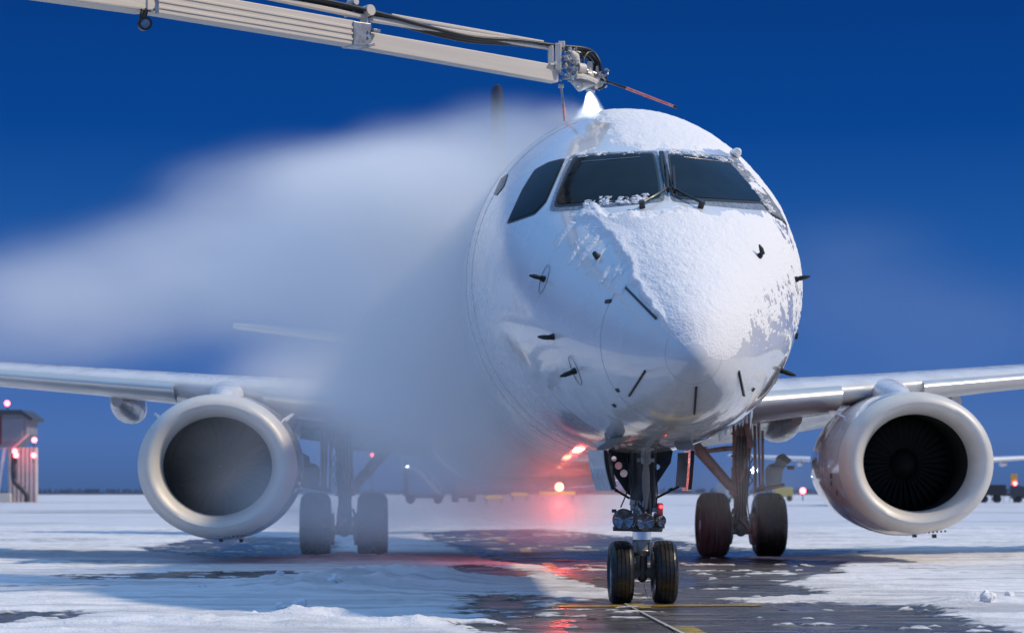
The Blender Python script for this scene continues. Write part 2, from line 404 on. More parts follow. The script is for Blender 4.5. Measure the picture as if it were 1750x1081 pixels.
Pn = skinP(SG, PG); Nn = skinN(SG, PG); Pn = Pn+Nn*np.where(live, th, -.006)[..., None]
# keep the snow off the panes
bm = bm_(); idx = {}
fl_ = live.copy()
fl_[1:] |= live[:-1]; fl_[:-1] |= live[1:]; fl_[:, 1:] |= live[:, :-1]; fl_[:, :-1] |= live[:, 1:]
for i, j in zip(*np.nonzero(fl_)): idx[i, j] = bm.verts.new(Pn[i, j])
for (i, j) in list(idx):
    k = ((i, j), (i+1, j), (i+1, j+1), (i, j+1))
    if all(a in idx for a in k): bm.faces.new([idx[a] for a in k])
snow = obj('snow_cover', bm, M['snow'], plane, angle=180); snow['kind'] = 'stuff'
# snow caught along the pane edges
def ledge(pts, w, hgt, seed, dens=34):
    rnd = random.Random(seed); bm = bm_()
    for k in range(dens):
        t = rnd.random()*(len(pts)-1); i = int(t); f = t-i; a, b = pts[i], pts[i+1]
        x, y = a[0]+(b[0]-a[0])*f+rnd.uniform(-w, w), a[1]+(b[1]-a[1])*f+rnd.uniform(-w, w)
        p, n = hit(x, y); r = rnd.uniform(.2, .8)*hgt*(1+.5*math.sin(t*9))
        bmesh.ops.create_icosphere(bm, subdivisions=2, radius=r, matrix=Matrix.Translation(p+n*r*.3) @ Matrix.Diagonal((1.6, 1.2, .7, 1)))
    for v in bm.verts: v.co += mnoise.noise_vector(v.co*30)*hgt*.5+mnoise.noise_vector(v.co*90)*hgt*.3
    o = obj('snow_ledge', bm, M['snow'], plane); o['kind'] = 'stuff'
ledge([(1002, 352), (1040, 343), (1080, 343), (1104, 338)], 6, .014, 1, 700)
ledge([(990, 268), (1030, 263), (1110, 262)], 3, .012, 2, 170)
ledge([(1140, 260), (1200, 266), (1262, 280)], 4, .014, 3, 300)
ledge([(1262, 282), (1285, 312), (1306, 345), (1318, 360)], 4, .014, 4, 260)
ledge([(1100, 357), (1040, 372), (1020, 392)], 8, .012, 5, 40)
# icicles under the left cheek
bm = bm_(); rnd = random.Random(9)
for k in range(46):
    t = rnd.random(); px = 1225+t*80; py = 752-34*t+rnd.uniform(-5, 0)
    p, n = hit(px, py); ln = rnd.uniform(.02, .09)*(1.4 if t > .85 else 1); tube(bm, [p+Vector((0, 0, .01)), p-Vector((0, 0, ln))], [.006, .001], 6)
p, n = hit(1298, 715); tube(bm, [p, p-Vector((.01, 0, .16))], [.012, .002], 8)
o = obj('icicle_fringe', bm, M['ice'], plane); o['kind'] = 'stuff'

# ---- belly fairing, beacon
bm = bm_(); rings = []
for t in np.linspace(0, 1, 26):
    k = math.sin(math.pi*min(1, max(0, t*.96+.02)))**.42; v = 8.6+t*9.4
    rings.append([(math.copysign(abs(math.cos(a))**.75, math.cos(a))*1.76*k, v, 2.0+math.copysign(abs(math.sin(a))**.8, math.sin(a))*(.97*k if math.sin(a) < 0 else .75*k)) for a in np.linspace(0, 2*math.pi, 56, endpoint=False)])
loft(bm, rings); obj('belly_fairing', bm, M['paint'], plane)
bm = bm_(); bmesh.ops.create_uvsphere(bm, u_segments=20, v_segments=12, radius=.062, matrix=Matrix.Translation((0, 10.4, 1.04)))
obj('beacon', bm, M['beacon'], plane)
ld = bpy.data.lights.new('beacon_light', 'POINT'); lo = bpy.data.objects.new('beacon_light', ld); COL.objects.link(lo)
lo.parent = plane; lo.location = (0, 10.3, .80); ld.energy = 36; ld.color = (1, .08, .06); ld.shadow_soft_size = .09; ld.specular_factor = .12

# ---- wings
AF = [(1, .0), (.8, .022), (.6, .045), (.4, .062), (.25, .064), (.12, .053), (.05, .037), (.015, .021), (0, 0), (.015, -.019), (.05, -.032), (.12, -.042), (.25, -.05), (.4, -.05), (.6, -.036), (.8, -.018), (1, -.004)]
def le(x): return 10.2+.46*(x-1.5)
def te(x): return 16.0+.03*(x-1.5) if x < 5 else 16.1+.26*(x-5)
def zl(x): return 2.36+.099*(x-4)
def foil(x, sg, c0=0., c1=1., dv=0., dz=0., droop=0., scale=1.):
    ch = te(x)-le(x); tk = ch*1.05; inc = .022; out = []
    for c, z in AF:
        cc = min(max(c, c0), c1)
        zz = z*tk
        v = le(x)+cc*ch; out.append((sg*x, v+dv, zl(x)+zz-(cc)*ch*inc+dz-droop*max(0, cc-c0)*ch))
    return out
def sec(x, sg, lo_, hi_, dv, dz, droop, n=20):
    """closed slice of the section between chord fractions, for slats and flaps"""
    ch = te(x)-le(x); up = sorted([a for a in AF[:9]]); dn = sorted([a for a in AF[8:]])
    fu, fd = pchip([math.sqrt(a[0]) for a in up], [a[1] for a in up]), pchip([math.sqrt(a[0]) for a in dn], [a[1] for a in dn])
    iu = lambda c: float(fu(math.sqrt(c))); idn = lambda c: float(fd(math.sqrt(c)))
    cs = lo_+(hi_-lo_)*np.linspace(0, 1, n)**(2 if lo_ == 0 else 1)
    P = [(c, iu(c)) for c in cs[::-1]]+[(c, idn(c)) for c in cs]
    return [(sg*x, le(x)+c*ch+dv, zl(x)+sg*.004*x+z*ch*np.interp(x, (1, 4, 6.5, 14), (1.05, 1.0, .82, .8))-c*ch*np.interp(x, (1, 4, 6), (.022, .018, .0))+dz-droop*(c-lo_)*ch) for c, z in P]
for sg in (1, -1):
    bm = bm_(); loft(bm, [sec(x, sg, 0, .80 if x < 12 else 1, 0, 0, 0) for x in (.6, 2.5, 4.9, 7.5, 10, 12.2, 14.1)])
    wing = obj('wing', bm, M['wingskin'], plane, angle=50)
    for a, b in ((1.7, 4.05), (5.35, 9.2), (9.24, 13.6)):
        bm = bm_(); loft(bm, [sec(x, sg, 0, .12, -.10, -.055, 0) for x in np.linspace(a, b, 4)]); obj('slat', bm, M['alu'], wing, angle=50)
    for a, b in ((1.7, 4.95), (5.0, 9.4)):
        bm = bm_(); loft(bm, [sec(x, sg, .77, 1, .10, -.10 if a < 3 else -.03, .26 if a < 3 else .06) for x in np.linspace(a, b, 4)]); obj('flap', bm, M['wingskin'], wing, angle=30)
    bm = bm_(); loft(bm, [sec(x, sg, .795, 1, 0, 0, 0) for x in (9.5, 12)]); obj('aileron', bm, M['wingskin'], wing, angle=30)
    # winglet
    bm = bm_(); loft(bm, [[(sg*(14.05+.12*k), 16.0+(c*(1.5-.6*k))+.9*k, zl(14.1)-.02+1.4*k+z*.8) for c, z in AF] for k in (0, .3, 1)]); obj('winglet', bm, M['paint'], wing)
    for x, w_, z0, z1 in ((6.5, .37, 2.66, 2.10), (3.92, .36, 2.4, 1.80), (9.6, .26, 2.85, 2.45)):
        bm = bm_(); rr = []
        for t in np.linspace(0, 1, 16):
            k = math.sin(math.pi*(.06+.92*t))**.6; v = te(x)-1.9+t*3.1; zc = (z0+z1)/2-.06*t
            rr.append([(sg*x+math.copysign(abs(math.cos(a))**.8, math.cos(a))*w_*.62*k, v, zc+math.sin(a)*(z0-z1)/2*k) for a in np.linspace(0, 2*math.pi, 24, endpoint=False)])
        loft(bm, rr); obj('flap_track_fairing', bm, M['wingskin'], wing)

# ---- engines
for sg, ex, ez in ((1, 4.79, 1.365), (-1, 4.57, 1.315)):
    o = Vector((sg*ex, 9.75, ez)); KW = 1.10
    bm = bm_(); lathe(bm, [(.30, .955), (.9, .992), (1.5, .99), (2.3, .945), (3.0, .85), (3.05, .80), (2.6, .78)], o, seg=72, sx=KW); nac = obj('engine', bm, M['paint'], plane)
    bm = bm_(); lathe(bm, [(.34, .655), (.24, .660), (.14, .685), (.06, .725), (.018, .765), (0, .805), (.012, .845), (.05, .882), (.12, .915), (.2, .94), (.298, .9565)], o, seg=72, sx=KW); obj('intake_lip', bm, M['lip'], nac)
    bm = bm_(); lathe(bm, [(.338, .656), (.7, .665), (1.3, .68), (1.31, .05)], o, seg=72, sx=KW); obj('intake_duct', bm, M['duct'], nac)
    bm = bm_()
    for k in range(36):
        a = k*2*math.pi/36; u = Vector((math.cos(a), 0, math.sin(a))); t = Vector((-math.sin(a), 0, math.cos(a)))
        P = []
        for r, tw in ((.2, .3), (.4, .6), (.64, .95)):
            c = o+u*r+Vector((0, 1.08, 0)); d = t*math.sin(tw)+Vector((0, 1, 0))*math.cos(tw)
            P.append((c-d*.10, c+d*.10))
        vv = [[bm.verts.new(q) for q in p] for p in P]
        for a_, b_ in zip(vv, vv[1:]): bm.faces.new((a_[0], a_[1], b_[1], b_[0]))
    f_ = obj('fan', bm, M['fan'], nac); sol = f_.modifiers.new('thickness', 'SOLIDIFY'); sol.thickness = .012
    bm = bm_(); lathe(bm, [(.74, .004), (.78, .05), (.88, .12), (1.05, .2), (1.2, .23)], o, seg=32); obj('spinner', bm, M['fan'], nac)
    bm = bm_(); lathe(bm, [(2.3, .6), (3.1, .56), (3.9, .42), (4.0, .3), (4.4, .12), (4.6, .01)], o, seg=40); obj('exhaust_cone', bm, M['alu'], nac)
    # pylon
    bm = bm_()
    loft(bm, [[(o.x+w_*math.cos(a), v+hl*math.sin(a), z) for a in np.linspace(0, 2*math.pi, 24, endpoint=False)] for z, w_, v, hl in
              ((ez+.80, .24, 12.0, 1.5), (ez+.97, .26, 12.1, 1.45), (ez+1.08, .30, 12.35, 1.25), (ez+1.2, .34, 12.8, 1.1), (ez+1.32, .22, 13.2, .8))])
    obj('pylon', bm, M['wingskin'], nac)
    # strakes on the cowl
    for a in (R(40), R(140)):
        c = o+Vector((math.cos(a)*.97*KW, .95, math.sin(a)*.97)); u = Vector((math.cos(a), 0, math.sin(a)))
        bm = bm_(); t = Vector((-u.z, 0, u.x))*.012
        P = [c-u*.05+Vector((0, -.1, 0)), c+u*.16+Vector((0, .25, 0)), c+u*.18+Vector((0, .5, 0)), c-u*.05+Vector((0, .7, 0))]
        loft(bm, [[p+t for p in P], [p-t for p in P]]); obj('cowl_strake', bm, M['paint'], nac)
    for k in range(9):
        bm = bm_(); box(bm, o+Vector((.16+(k-4)*.055, .22, -.935+abs(k-4)*.004)), (.018, .03, .024)); obj('drain_hole', bm, M['marker'], nac)
    for x_, h_ in ((.30, .05), (.03, .035)):
        bm = bm_(); box(bm, o+Vector((x_, .5, -.99)), (.05, .08, h_)); obj('drain_mast', bm, M['marker'], nac, bevel=.005)
    # seam round the cowl
    bm = bm_(); tube(bm, [o+Vector((math.cos(a)*.9935*KW, 1.25, math.sin(a)*.9935)) for a in np.linspace(0, 2*math.pi, 73)], .005, 5); obj('cowl_seam', bm, M['seam'], nac)
    # latch plates on the inboard flank
    for a, v in ((R(190), .7), (R(196), .8), (R(204), .68)):
        a = a if sg > 0 else math.pi-a
        bm = bm_(); box(bm, o+Vector((math.cos(a)*.995*KW, v, math.sin(a)*.995)), (.02, .05, .07)); obj('cowl_latch', bm, M['marker'], nac, bevel=.004)

# ---- tail
bm = bm_(); loft(bm, [[(z*ch*1.1, v+c*ch, zz) for c, z in [(a, b*.9 if b > 0 else b*1.15) for a, b in AF]] for zz, v, ch in ((4.4, 25.8, 4.9), (5.5, 27.0, 4.2), (10.15, 30.2, 2.1), (10.25, 30.5, 1.5))])
obj('tail_fin', bm, mat('dark_blue_fin_paint', (.012, .02, .05), .6, spec=.2), plane)
for sg in (1, -1):
    bm = bm_(); loft(bm, [[(sg*x, v+c*ch, zz+z*ch*.9) for c, z in AF] for x, v, ch, zz in ((.3, 28.6, 3.2, 4.05), (3, 30.0, 2.3, 4.42), (6.0, 31.6, 1.35, 4.83), (6.1, 31.75, 1.0, 4.84))])
    obj('tailplane', bm, M['wingskin'], plane)

# ---- wheels
def tyre(name, c, rad_, w, m, parent, ax=(1, 0, 0)):
    h = w/2; pr = [(-.78*h, .50), (-.97*h, .60), (-1.0*h, .72), (-.95*h, .84), (-.82*h, .93), (-.66*h, .975), (-.56*h, .987), (-.55*h, .965), (-.49*h, .965), (-.48*h, .993), (-.2*h, 1), (-.19*h, .975), (-.13*h, .975), (-.12*h, 1)]
    pr = pr+[(-t, r) for t, r in pr[::-1]]
    bm = bm_(); lathe(bm, [(t, r*rad_) for t, r in pr], c, ax, 64)
    for v in bm.verts:
        if v.co.z < .004: v.co.z = .004; v.co.x += (v.co.x-c[0])*.06
    o = obj(name, bm, m, parent, angle=32)
    return o
def rim(c, rad_, w, parent):
    h = w/2; bm = bm_(); lathe(bm, [(-.72*h, .52*rad_), (-.80*h, .46*rad_), (-.5*h, .40*rad_), (-.45*h, .2*rad_), (-.85*h, .15*rad_), (-.85*h, .001), (.85*h, .001), (.85*h, .15*rad_), (.45*h, .2*rad_), (.5*h, .40*rad_), (.80*h, .46*rad_), (.72*h, .52*rad_)], c, (1, 0, 0), 40)
    obj('wheel_rim', bm, M['rim'], parent)

# ---- nose gear (everything round the leg at x = 0, y = 0)
NS = 19.0/F
def N(px, py, dy=0.): return Vector(((px-1098)*NS, dy, CZ+(HY-py)*NS))
bm = bm_(); tube(bm, [N(1098, 760), N(1098, 905)], .085, 24); tube(bm, [N(1081, 772), N(1083, 872)], .03, 12); tube(bm, [N(1117, 772), N(1115, 872)], .03, 12)
leg = obj('nose_gear', bm, M['nosegear'], plane)
bm = bm_(); tube(bm, [N(1097, 903), N(1097, 907), N(1097, 908), N(1097, 922)], [.098, .098, .082, .082], 32)
obj('strut_collar', bm, M['steel'], leg)
bm = bm_(); tube(bm, [N(1097, 921), N(1097, 938), N(1097, 940), N(1097, 942), N(1097, 949), N(1097, 950)], [.084, .080, .086, .078, .062, .04], 28); box(bm, N(1084, 934, -.02), (.03, .1, .09)); box(bm, N(1111, 934, -.02), (.03, .1, .09))
obj('steering_collar', bm, mat('worn_grey_paint', (.36, .34, .31), .35, metal=.3, var=(14, (.16, .14, .12), .8)), leg)
bm = bm_(); tube(bm, [N(1098, 948), N(1098, 985), N(1098, 990), N(1099, 994)], [.042, .046, .04, .012], 20); tube(bm, [N(1076, 978), N(1122, 978)], .042, 18)
for q in (1084, 1112): tube(bm, [N(q, 978, -.05), N(q, 978, .05)], .05, 14)
bar(bm, N(1089, 972, -.05), N(1089, 948, -.06), .03, .05); box(bm, N(1086, 965, -.05), (.04, .05, .04))
tube(bm, spline([N(1101, 992, -.02), N(1101, 1000, -.02), N(1103, 1012, -.03), N(1106, 1020, -.04)]), .0022, 5)
obj('axle', bm, M['nosegear'], leg)
# torque link in front of the lower leg
bm = bm_(); bar(bm, N(1098, 925, .1), N(1098, 950, .24), .10, .03); bar(bm, N(1098, 950, .24), N(1098, 976, .06), .08, .03); obj('torque_link', bm, M['nosegear'], leg)
for px in (1060.5, 1135.5):
    c = N(px, 976.5); c.z = .268
    t_ = tyre('tyre', c, .281, .206, M['rubber'], leg); rim(c, .281, .206, leg)
# drag brace: two triangular web plates with lightening holes, drawn as plates with real holes
def holed(poly, holes, dy, th_, name, m):
    crv = bpy.data.curves.new(name, 'CURVE'); crv.dimensions = '2D'; crv.fill_mode = 'BOTH'; crv.extrude = th_
    def sp(pts):
        s = crv.splines.new('POLY'); s.points.add(len(pts)-1)
        for q, (x, y) in zip(s.points, pts): q.co = (x, y, 0, 1)
        s.use_cyclic_u = True
    cv = lambda a: ((a[0]-1098)*NS, CZ+(HY-a[1])*NS)
    sp([cv(a) for a in poly])
    for hx, hy, hr in holes: sp([cv((hx+hr*math.cos(k*math.pi/12), hy+hr*math.sin(k*math.pi/12))) for k in range(24)][::-1])
    tmp = bpy.data.objects.new('tmp', crv); COL.objects.link(tmp); dg = bpy.context.evaluated_depsgraph_get()
    me = bpy.data.meshes.new_from_object(tmp.evaluated_get(dg)); bpy.data.objects.remove(tmp)
    me.transform(Matrix.Translation((0, dy, 0)) @ Matrix.Rotation(R(90), 4, 'X')); me.materials.append(m)
    o = bpy.data.objects.new(name, me); COL.objects.link(o); o.parent = leg; return o
holed([(1041, 762), (1098, 760), (1098, 790), (1090, 800), (1086, 850), (1074, 842), (1047, 802)], [(1052, 783, 4.6), (1060, 795, 6.4), (1069, 808, 6.6)], .16, .012, 'drag_brace', M['black'])
holed([(1098, 760), (1155, 762), (1150, 790), (1122, 832), (1112, 850), (1106, 800), (1098, 790)], [(1127, 797, 4.6), (1119, 809, 5)], .16, .012, 'drag_brace', M['black'])
bm = bm_(); rr = []
for py, w_ in ((752, .006), (757, .02), (768, .014), (785, .018), (812, .036), (835, .034), (855, .02), (868, .012)):
    c = N(1102 if py < 760 else 1101, py, -.13); rr.append([c+Vector((w_*1.0*math.cos(a), .012*math.sin(a), 0)) for a in np.linspace(0, 2*math.pi, 12, endpoint=False)])
loft(bm, rr); obj('lock_link', bm, mat('grey_link_paint', (.30, .28, .25), .45, var=(10, (.2, .19, .17), .6)), leg)
bm = bm_(); box(bm, N(1101, 782, -.11), (.085, .05, .11)); tube(bm, [N(1086, 786, -.10), N(1116, 786, -.10)], .02, 12); obj('actuator_block', bm, M['boomgrey'], leg, bevel=.006)
# clutter on the leg: hydraulic lines, clamps and boxes
bm = bm_(); rnd = random.Random(4)
tube(bm, spline([N(1067, 765, -.05), N(1072, 800, -.09), N(1073, 828, -.1), N(1066, 848, -.12), N(1058, 866, -.14)]), .006, 8)
tube(bm, spline([N(1078, 795, -.1), N(1080, 830, -.11), N(1076, 850, -.12), N(1080, 872, -.1)]), .005, 8)
tube(bm, spline([N(1112, 790, -.1), N(1110, 830, -.11), N(1114, 850, -.12), N(1110, 880, -.1)]), .006, 8)
tube(bm, spline([N(1118, 800, -.08), N(1121, 840, -.1), N(1118, 872, -.1)]), .006, 8)
obj('hydraulic_line', bm, M['hose'], leg)
bm = bm_()
for k in range(26):
    px, py = rnd.uniform(1076, 1122), rnd.uniform(852, 880); tube(bm, [N(px, py, -.12), N(px+rnd.uniform(-3, 3), py+rnd.uniform(4, 10), -.13)], rnd.uniform(.006, .016), 8)
for k in range(10): box(bm, N(rnd.uniform(1078, 1120), rnd.uniform(866, 902), -.09), (rnd.uniform(.02, .05), .04, rnd.uniform(.02, .05)))
obj('pipe_fitting', bm, M['boomgrey'], leg, bevel=.003)
def lamp(px, py, r, dy, name, dx=0):
    c = N(px, py, dy); d = Vector((dx, -1, 0)).normalized(); bm = bm_()
    lathe(bm, [(-.01, r*.97), (-.015, r), (.0, r*1.10), (.03, r*1.12), (.05, r*.98), (.09, r*.7), (.12, r*.3), (.121, .001)], c, -d, 36); o = obj(name, bm, M['lampring'], leg)
    bm = bm_(); lathe(bm, [(.012, .0005), (.004, r*.5), (-.006, r*.96)], c, -d, 32); obj('lens', bm, M['lens'], o)
lamp(1062, 887, 17*NS, -.20, 'landing_light'); lamp(1098.5, 891, 14*NS, -.21, 'landing_light'); lamp(1126, 889, 9.5*NS, -.15, 'taxi_light', .7)
bm = bm_(); bar(bm, N(1045, 902, -.16), N(1128, 904, -.12), .06, .04); box(bm, N(1046, 872, -.17), (.04, .03, .03)); box(bm, N(1122, 900, -.1), (.08, .08, .06)); box(bm, N(1128, 897, -.12), (.05, .06, .05)); box(bm, N(1074, 874, -.16), (.03, .04, .03)); obj('lamp_bracket', bm, M['nosegear'], leg, bevel=.005)
bm = bm_(); box(bm, N(1124.5, 869, -.14), (.052, .06, .105)); rl = obj('position_lamp', bm, M['lampring'], leg, bevel=.006)
bm = bm_(); box(bm, N(1124.5, 869, -.172), (.04, .012, .09)); obj('red_lens', bm, mat('red_lens', (.45, .02, .03), .2, coat=.5), rl, bevel=.004)
bm = bm_(); bmesh.ops.create_uvsphere(bm, u_segments=14, v_segments=8, radius=.014, matrix=Matrix.Translation(N(1125.5, 865, -.182))); obj('bulb', bm, M['redlamp'], rl)
# gear doors
def door(sg):
    # aft doors hang each side, curved outwards; thick panel along y
    P = [(1030 if sg < 0 else 1166, 0)]
    out = []
    for py in np.linspace(769, 839, 10):
        t = (py-769)/70; out.append((-85+5*t+24*t*t*1.0, py) if sg < 0 else (92-4*t-5*t*t, py))
    bm = bm_()
    A = [N(1098+x, py, -.12) for x, py in out]; B = [N(1098+x+(15 if sg < 0 else -6), py, -.62) for x, py in out]
    th_ = Vector((.022*(-sg), 0, 0))
    rings = []
    for a, b in zip(A, B): rings.append([a, b, b+th_, a+th_])
    loft(bm, rings); d = obj('nose_gear_door', bm, M['paint'], leg, angle=30)
    d.data.materials.append(M['black'])
    bm = bm_(); rings = []
    for k, (a, b) in enumerate(zip(A, B)):
        if 1 <= k <= 8: rings.append([a+th_*1.3+(b-a)*.08, b+th_*1.3+(a-b)*.06, b+th_*3+(a-b)*.06, a+th_*3+(b-a)*.08])
    loft(bm, rings); obj('door_lining', bm, M['panel'], d, angle=30, bevel=.006)
    return d
for sg in (-1, 1):
    s0 = -1 if sg < 0 else 1
    # outer skin seen edge-on from ahead: panel runs fore and aft
    bm = bm_(); rings = []
    for py in np.linspace(768, 838, 12):
        t = (py-768)/70
        xo = (1014+2*t+12*t*t) if sg < 0 else (1190-2*t-3*t*t)          # outer edge at the rear of the panel
        xi = (1028+2*t+12*t*t) if sg < 0 else (1184-2*t-3*t*t)          # front edge
        a, b = N(xo, py, .55), N(xi, py, -.15); w_ = Vector((.03*(-sg), 0, 0)); rings.append([a, b, b+w_, a+w_])
    loft(bm, rings); d = obj('nose_gear_door', bm, M['paint'], leg, angle=30)
    bm = bm_(); rings = []
    for py in np.linspace(770, 836, 12):
        t = (py-768)/70; xi = (1029+2*t+12*t*t) if sg < 0 else (1183-2*t-3*t*t)
        b = N(xi, py, -.155); w_ = Vector((.032*(-sg), 0, 0)); rings.append([b, b+Vector((0, -.012, 0)), b+w_+Vector((0, -.012, 0)), b+w_])
    loft(bm, rings); obj('door_seal', bm, M['gasket'], d, angle=30)
    bm = bm_(); rings = []
    for py in np.linspace(773, 832, 10):
        t = (py-768)/70; xi = (1036+2*t+10*t*t) if sg < 0 else (1174-2*t-3*t*t)
        b = N(xi, py, -.12); c = N(xi+(10 if sg < 0 else -12), py, .1); rings.append([b, c, c+Vector((0, .05, 0)), b+Vector((0, .05, 0))])
    loft(bm, rings); obj('door_lining', bm, M['panel'], d, angle=30)
    # strut to the leg
    bm = bm_(); tube(bm, [N(1042 if sg < 0 else 1160, 831, -.02), N(1076 if sg < 0 else 1120, 851, .0)], .011, 10); tube(bm, [N(1048 if sg < 0 else 1150, 834.5, -.016), N(1054 if sg < 0 else 1143, 838, -.01)], .016, 10); obj('door_rod', bm, M['black'], d)
    # forward doors folded out under the nose
    bm = bm_()
    if sg < 0: P = [(1018, 768), (1022, 764), (1042, 750), (1063, 745), (1063, 752), (1046, 763), (1030, 769)]
    else: P = [(1188, 766), (1181, 752), (1172, 746), (1160, 750), (1152, 758), (1158, 768), (1176, 769)]
    loft(bm, [[L(x, y, 17.25) for x, y in P], [L(x+(2 if sg < 0 else -2), y-2, 18.1) for x, y in P]]); obj('forward_door', bm, M['panel'], d, smooth=False, bevel=.006)

# ---- main gears
def main_gear(sg):
    GX, GY = sg*3.0, 13.83; K = 32.85/F
    def Q(px, py, dy=0.):          # laid out from the left gear, mirrored for the other
        return Vector((GX+sg*(px-1268)*K, GY+dy, CZ+(HY-py)*K))
    bm = bm_(); tube(bm, [Q(1267, 715), Q(1267, 800), Q(1267, 801), Q(1267, 822), Q(1267, 823), Q(1267, 846), Q(1267, 848), Q(1267, 875)], [.12, .12, .135, .135, .125, .125, .10, .10], 24)
    g = obj('main_gear', bm, M['gear'], plane)
    bm = bm_(); tube(bm, [Q(1276, 720, -.15), Q(1281, 765, -.16)], .06, 14); tube(bm, [Q(1281, 765, -.16), Q(1264, 822, -.17)], .035, 12); tube(bm, [Q(1259, 720, -.12), Q(1259, 800, -.14)], .05, 12)
    for py in (740, 778, 800, 826, 845): tube(bm, [Q(1267, py-1.5), Q(1267, py+1.5)], .145, 20)
    obj('actuator', bm, M['gear'], g)
    bm = bm_(); tube(bm, [Q(1244, 905), Q(1291, 905)], .07, 18); tube(bm, [Q(1267, 870), Q(1268, 900), Q(1268, 912), Q(1268, 916)], [.10, .13, .08, .03], 18)
    bar(bm, Q(1262, 885, -.16), Q(1278, 902, -.12), .14, .05); bar(bm, Q(1276, 882, -.17), Q(1262, 902, -.12), .06, .05); tube(bm, [Q(1254, 868, -.1), Q(1250, 880, -.1), Q(1256, 893, -.1)], .02, 8)
    for q in (1248, 1288): tube(bm, [Q(q-3, 903), Q(q+3, 903)], .24, 24); tube(bm, [Q(q, 885, -.15), Q(q, 920, -.15)], .04, 8)
    obj('axle', bm, M['gear'], g)
    bm = bm_(); tube(bm, [Q(1190, 760, .1), Q(1252, 832, 0)], [.09, .075], 14); tube(bm, [Q(1246, 826, -.02), Q(1262, 834, -.02)], .085, 14); tube(bm, [Q(1254, 832, -.02), Q(1254, 845, -.02)], .06, 12); tube(bm, [Q(1204, 762, .1), Q(1202, 780, .1)], .07, 12); obj('side_brace', bm, M['gear'], g)
    bm = bm_(); tube(bm, [Q(1210, 770, .0), Q(1240, 766, -.1), Q(1283, 764, -.14)], [.035, .04, .03], 12); obj('lock_strut', bm, M['gear'], g)
    # hoses
    bm = bm_()
    for k in range(5): tube(bm, spline([Q(1258+k*5, 745, -.2), Q(1256+k*6, 800, -.19), Q(1260+k*4, 850, -.18), Q(1256+k*6, 885, -.16)]), .010, 6)
    for k in range(6): tube(bm, [Q(1281+(k % 2)*6, 775+k*9, -.1), Q(1287-(k % 2)*6, 784+k*9, -.1)], .009, 6)
    obj('brake_line', bm, M['hose'], g)
    # leg door and the folded outer panel
    bm = bm_(); loft(bm, [[Q(1294, 722, -.1), Q(1308, 722, .5), Q(1311, 722, .5), Q(1297, 722, -.1)], [Q(1298, 838, -.1), Q(1308, 832, .5), Q(1311, 832, .5), Q(1301, 838, -.1)]])
    d = obj('leg_door', bm, M['gear'], g, smooth=False)
    bm = bm_(); tube(bm, [Q(1290, 726, -.12), Q(1291, 839, -.12)], .025, 10); tube(bm, [Q(1303, 735, -.14), Q(1304, 832, -.12)], .022, 10); tube(bm, [Q(1290, 838, -.12), Q(1308, 828, -.05)], .022, 8); obj('door_stay', bm, M['gear'], d)
    bm = bm_(); rr = []
    prof = [(1311, 829), (1309, 805), (1312, 796), (1318, 792), (1325, 790), (1327, 781), (1334, 776), (1340, 774)]
    lower = [(1344, 828), (1346, 815), (1347, 806), (1350, 798), (1353, 794), (1356, 790), (1360, 787), (1363, 785)]
    A = spline([Q(*p, -.1) for p in prof], 4); B = spline([Q(*p, .35) for p in lower], 4)
    loft(bm, [[a, b, b+Vector((0, .03, -.02)), a+Vector((0, .03, -.02))] for a, b in zip(A, B)]); obj('curved_door', bm, M['panel'], d)
    for a, b in (((1354, 798, .3), (1366, 798, .3)), ((1292, 838, -.05), (1343, 828, .0))):
        bm = bm_(); tube(bm, [Q(*a), Q(*b)], .03, 10); obj('door_hinge', bm, M['gear'], d)
    for px, m_ in ((1220, M['litrubber'] if sg > 0 else M['rubber']), (1316.5, M['rubber'])):
        c = Q(px, 896.5); c.z = .472
        tyre('tyre', c, .492, .46, m_, g); rim(c, .492, .46, g)
    return g
main_gear(1); main_gear(-1)

# ================================================================== GROUND
def ground_polys():
    A = [
        [(735, 911), (800, 906), (930, 905), (1010, 914), (1100, 920), (1190, 932), (1300, 940), (1480, 941), (1380, 950), (1200, 952), (1420, 962), (1400, 978), (1330, 990), (1310, 1000), (1350, 1008), (1368, 1015), (1160, 1022), (1030, 1000), (1000, 990), (960, 968), (880, 960), (800, 940)],  # stripe reaching out at right is the wing's shadow, drawn as bare tarmac
        [(1000, 1030), (1160, 1024), (1240, 1034), (1420, 1036), (1530, 1040), (1600, 1062), (1680, 1090), (1500, 1200), (840, 1200), (865, 1075), (905, 1048)],
        [(270, 940), (330, 924), (430, 918), (540, 920), (560, 940), (520, 950), (400, 952)],
        [(130, 985), (300, 982), (480, 977), (505, 980), (380, 988), (200, 990)],
        [(-30, 1052), (60, 1050), (105, 1053), (60, 1058), (-30, 1066)],
        [(825, 1028), (850, 1020), (885, 1022), (875, 1040), (840, 1045)],
        [(740, 975), (800, 968), (880, 978), (860, 985), (780, 985)],
        [(1695, 979), (1760, 978), (1780, 982), (1700, 983)],
    ]
    S = [[(1310, 1000), (1420, 985), (1600, 970), (1900, 965), (1900, 1040), (1600, 1034), (1440, 1022), (1370, 1015), (1340, 1006)],
         [(935, 1010), (990, 994), (1030, 998), (1035, 1020), (985, 1022)]]
    return A, S
YS = .55                                                           # streaks lie along x: distances in y count more
def gp(P): return [(x, y*YS) for x, y in (G(a, b) for a, b in P)]
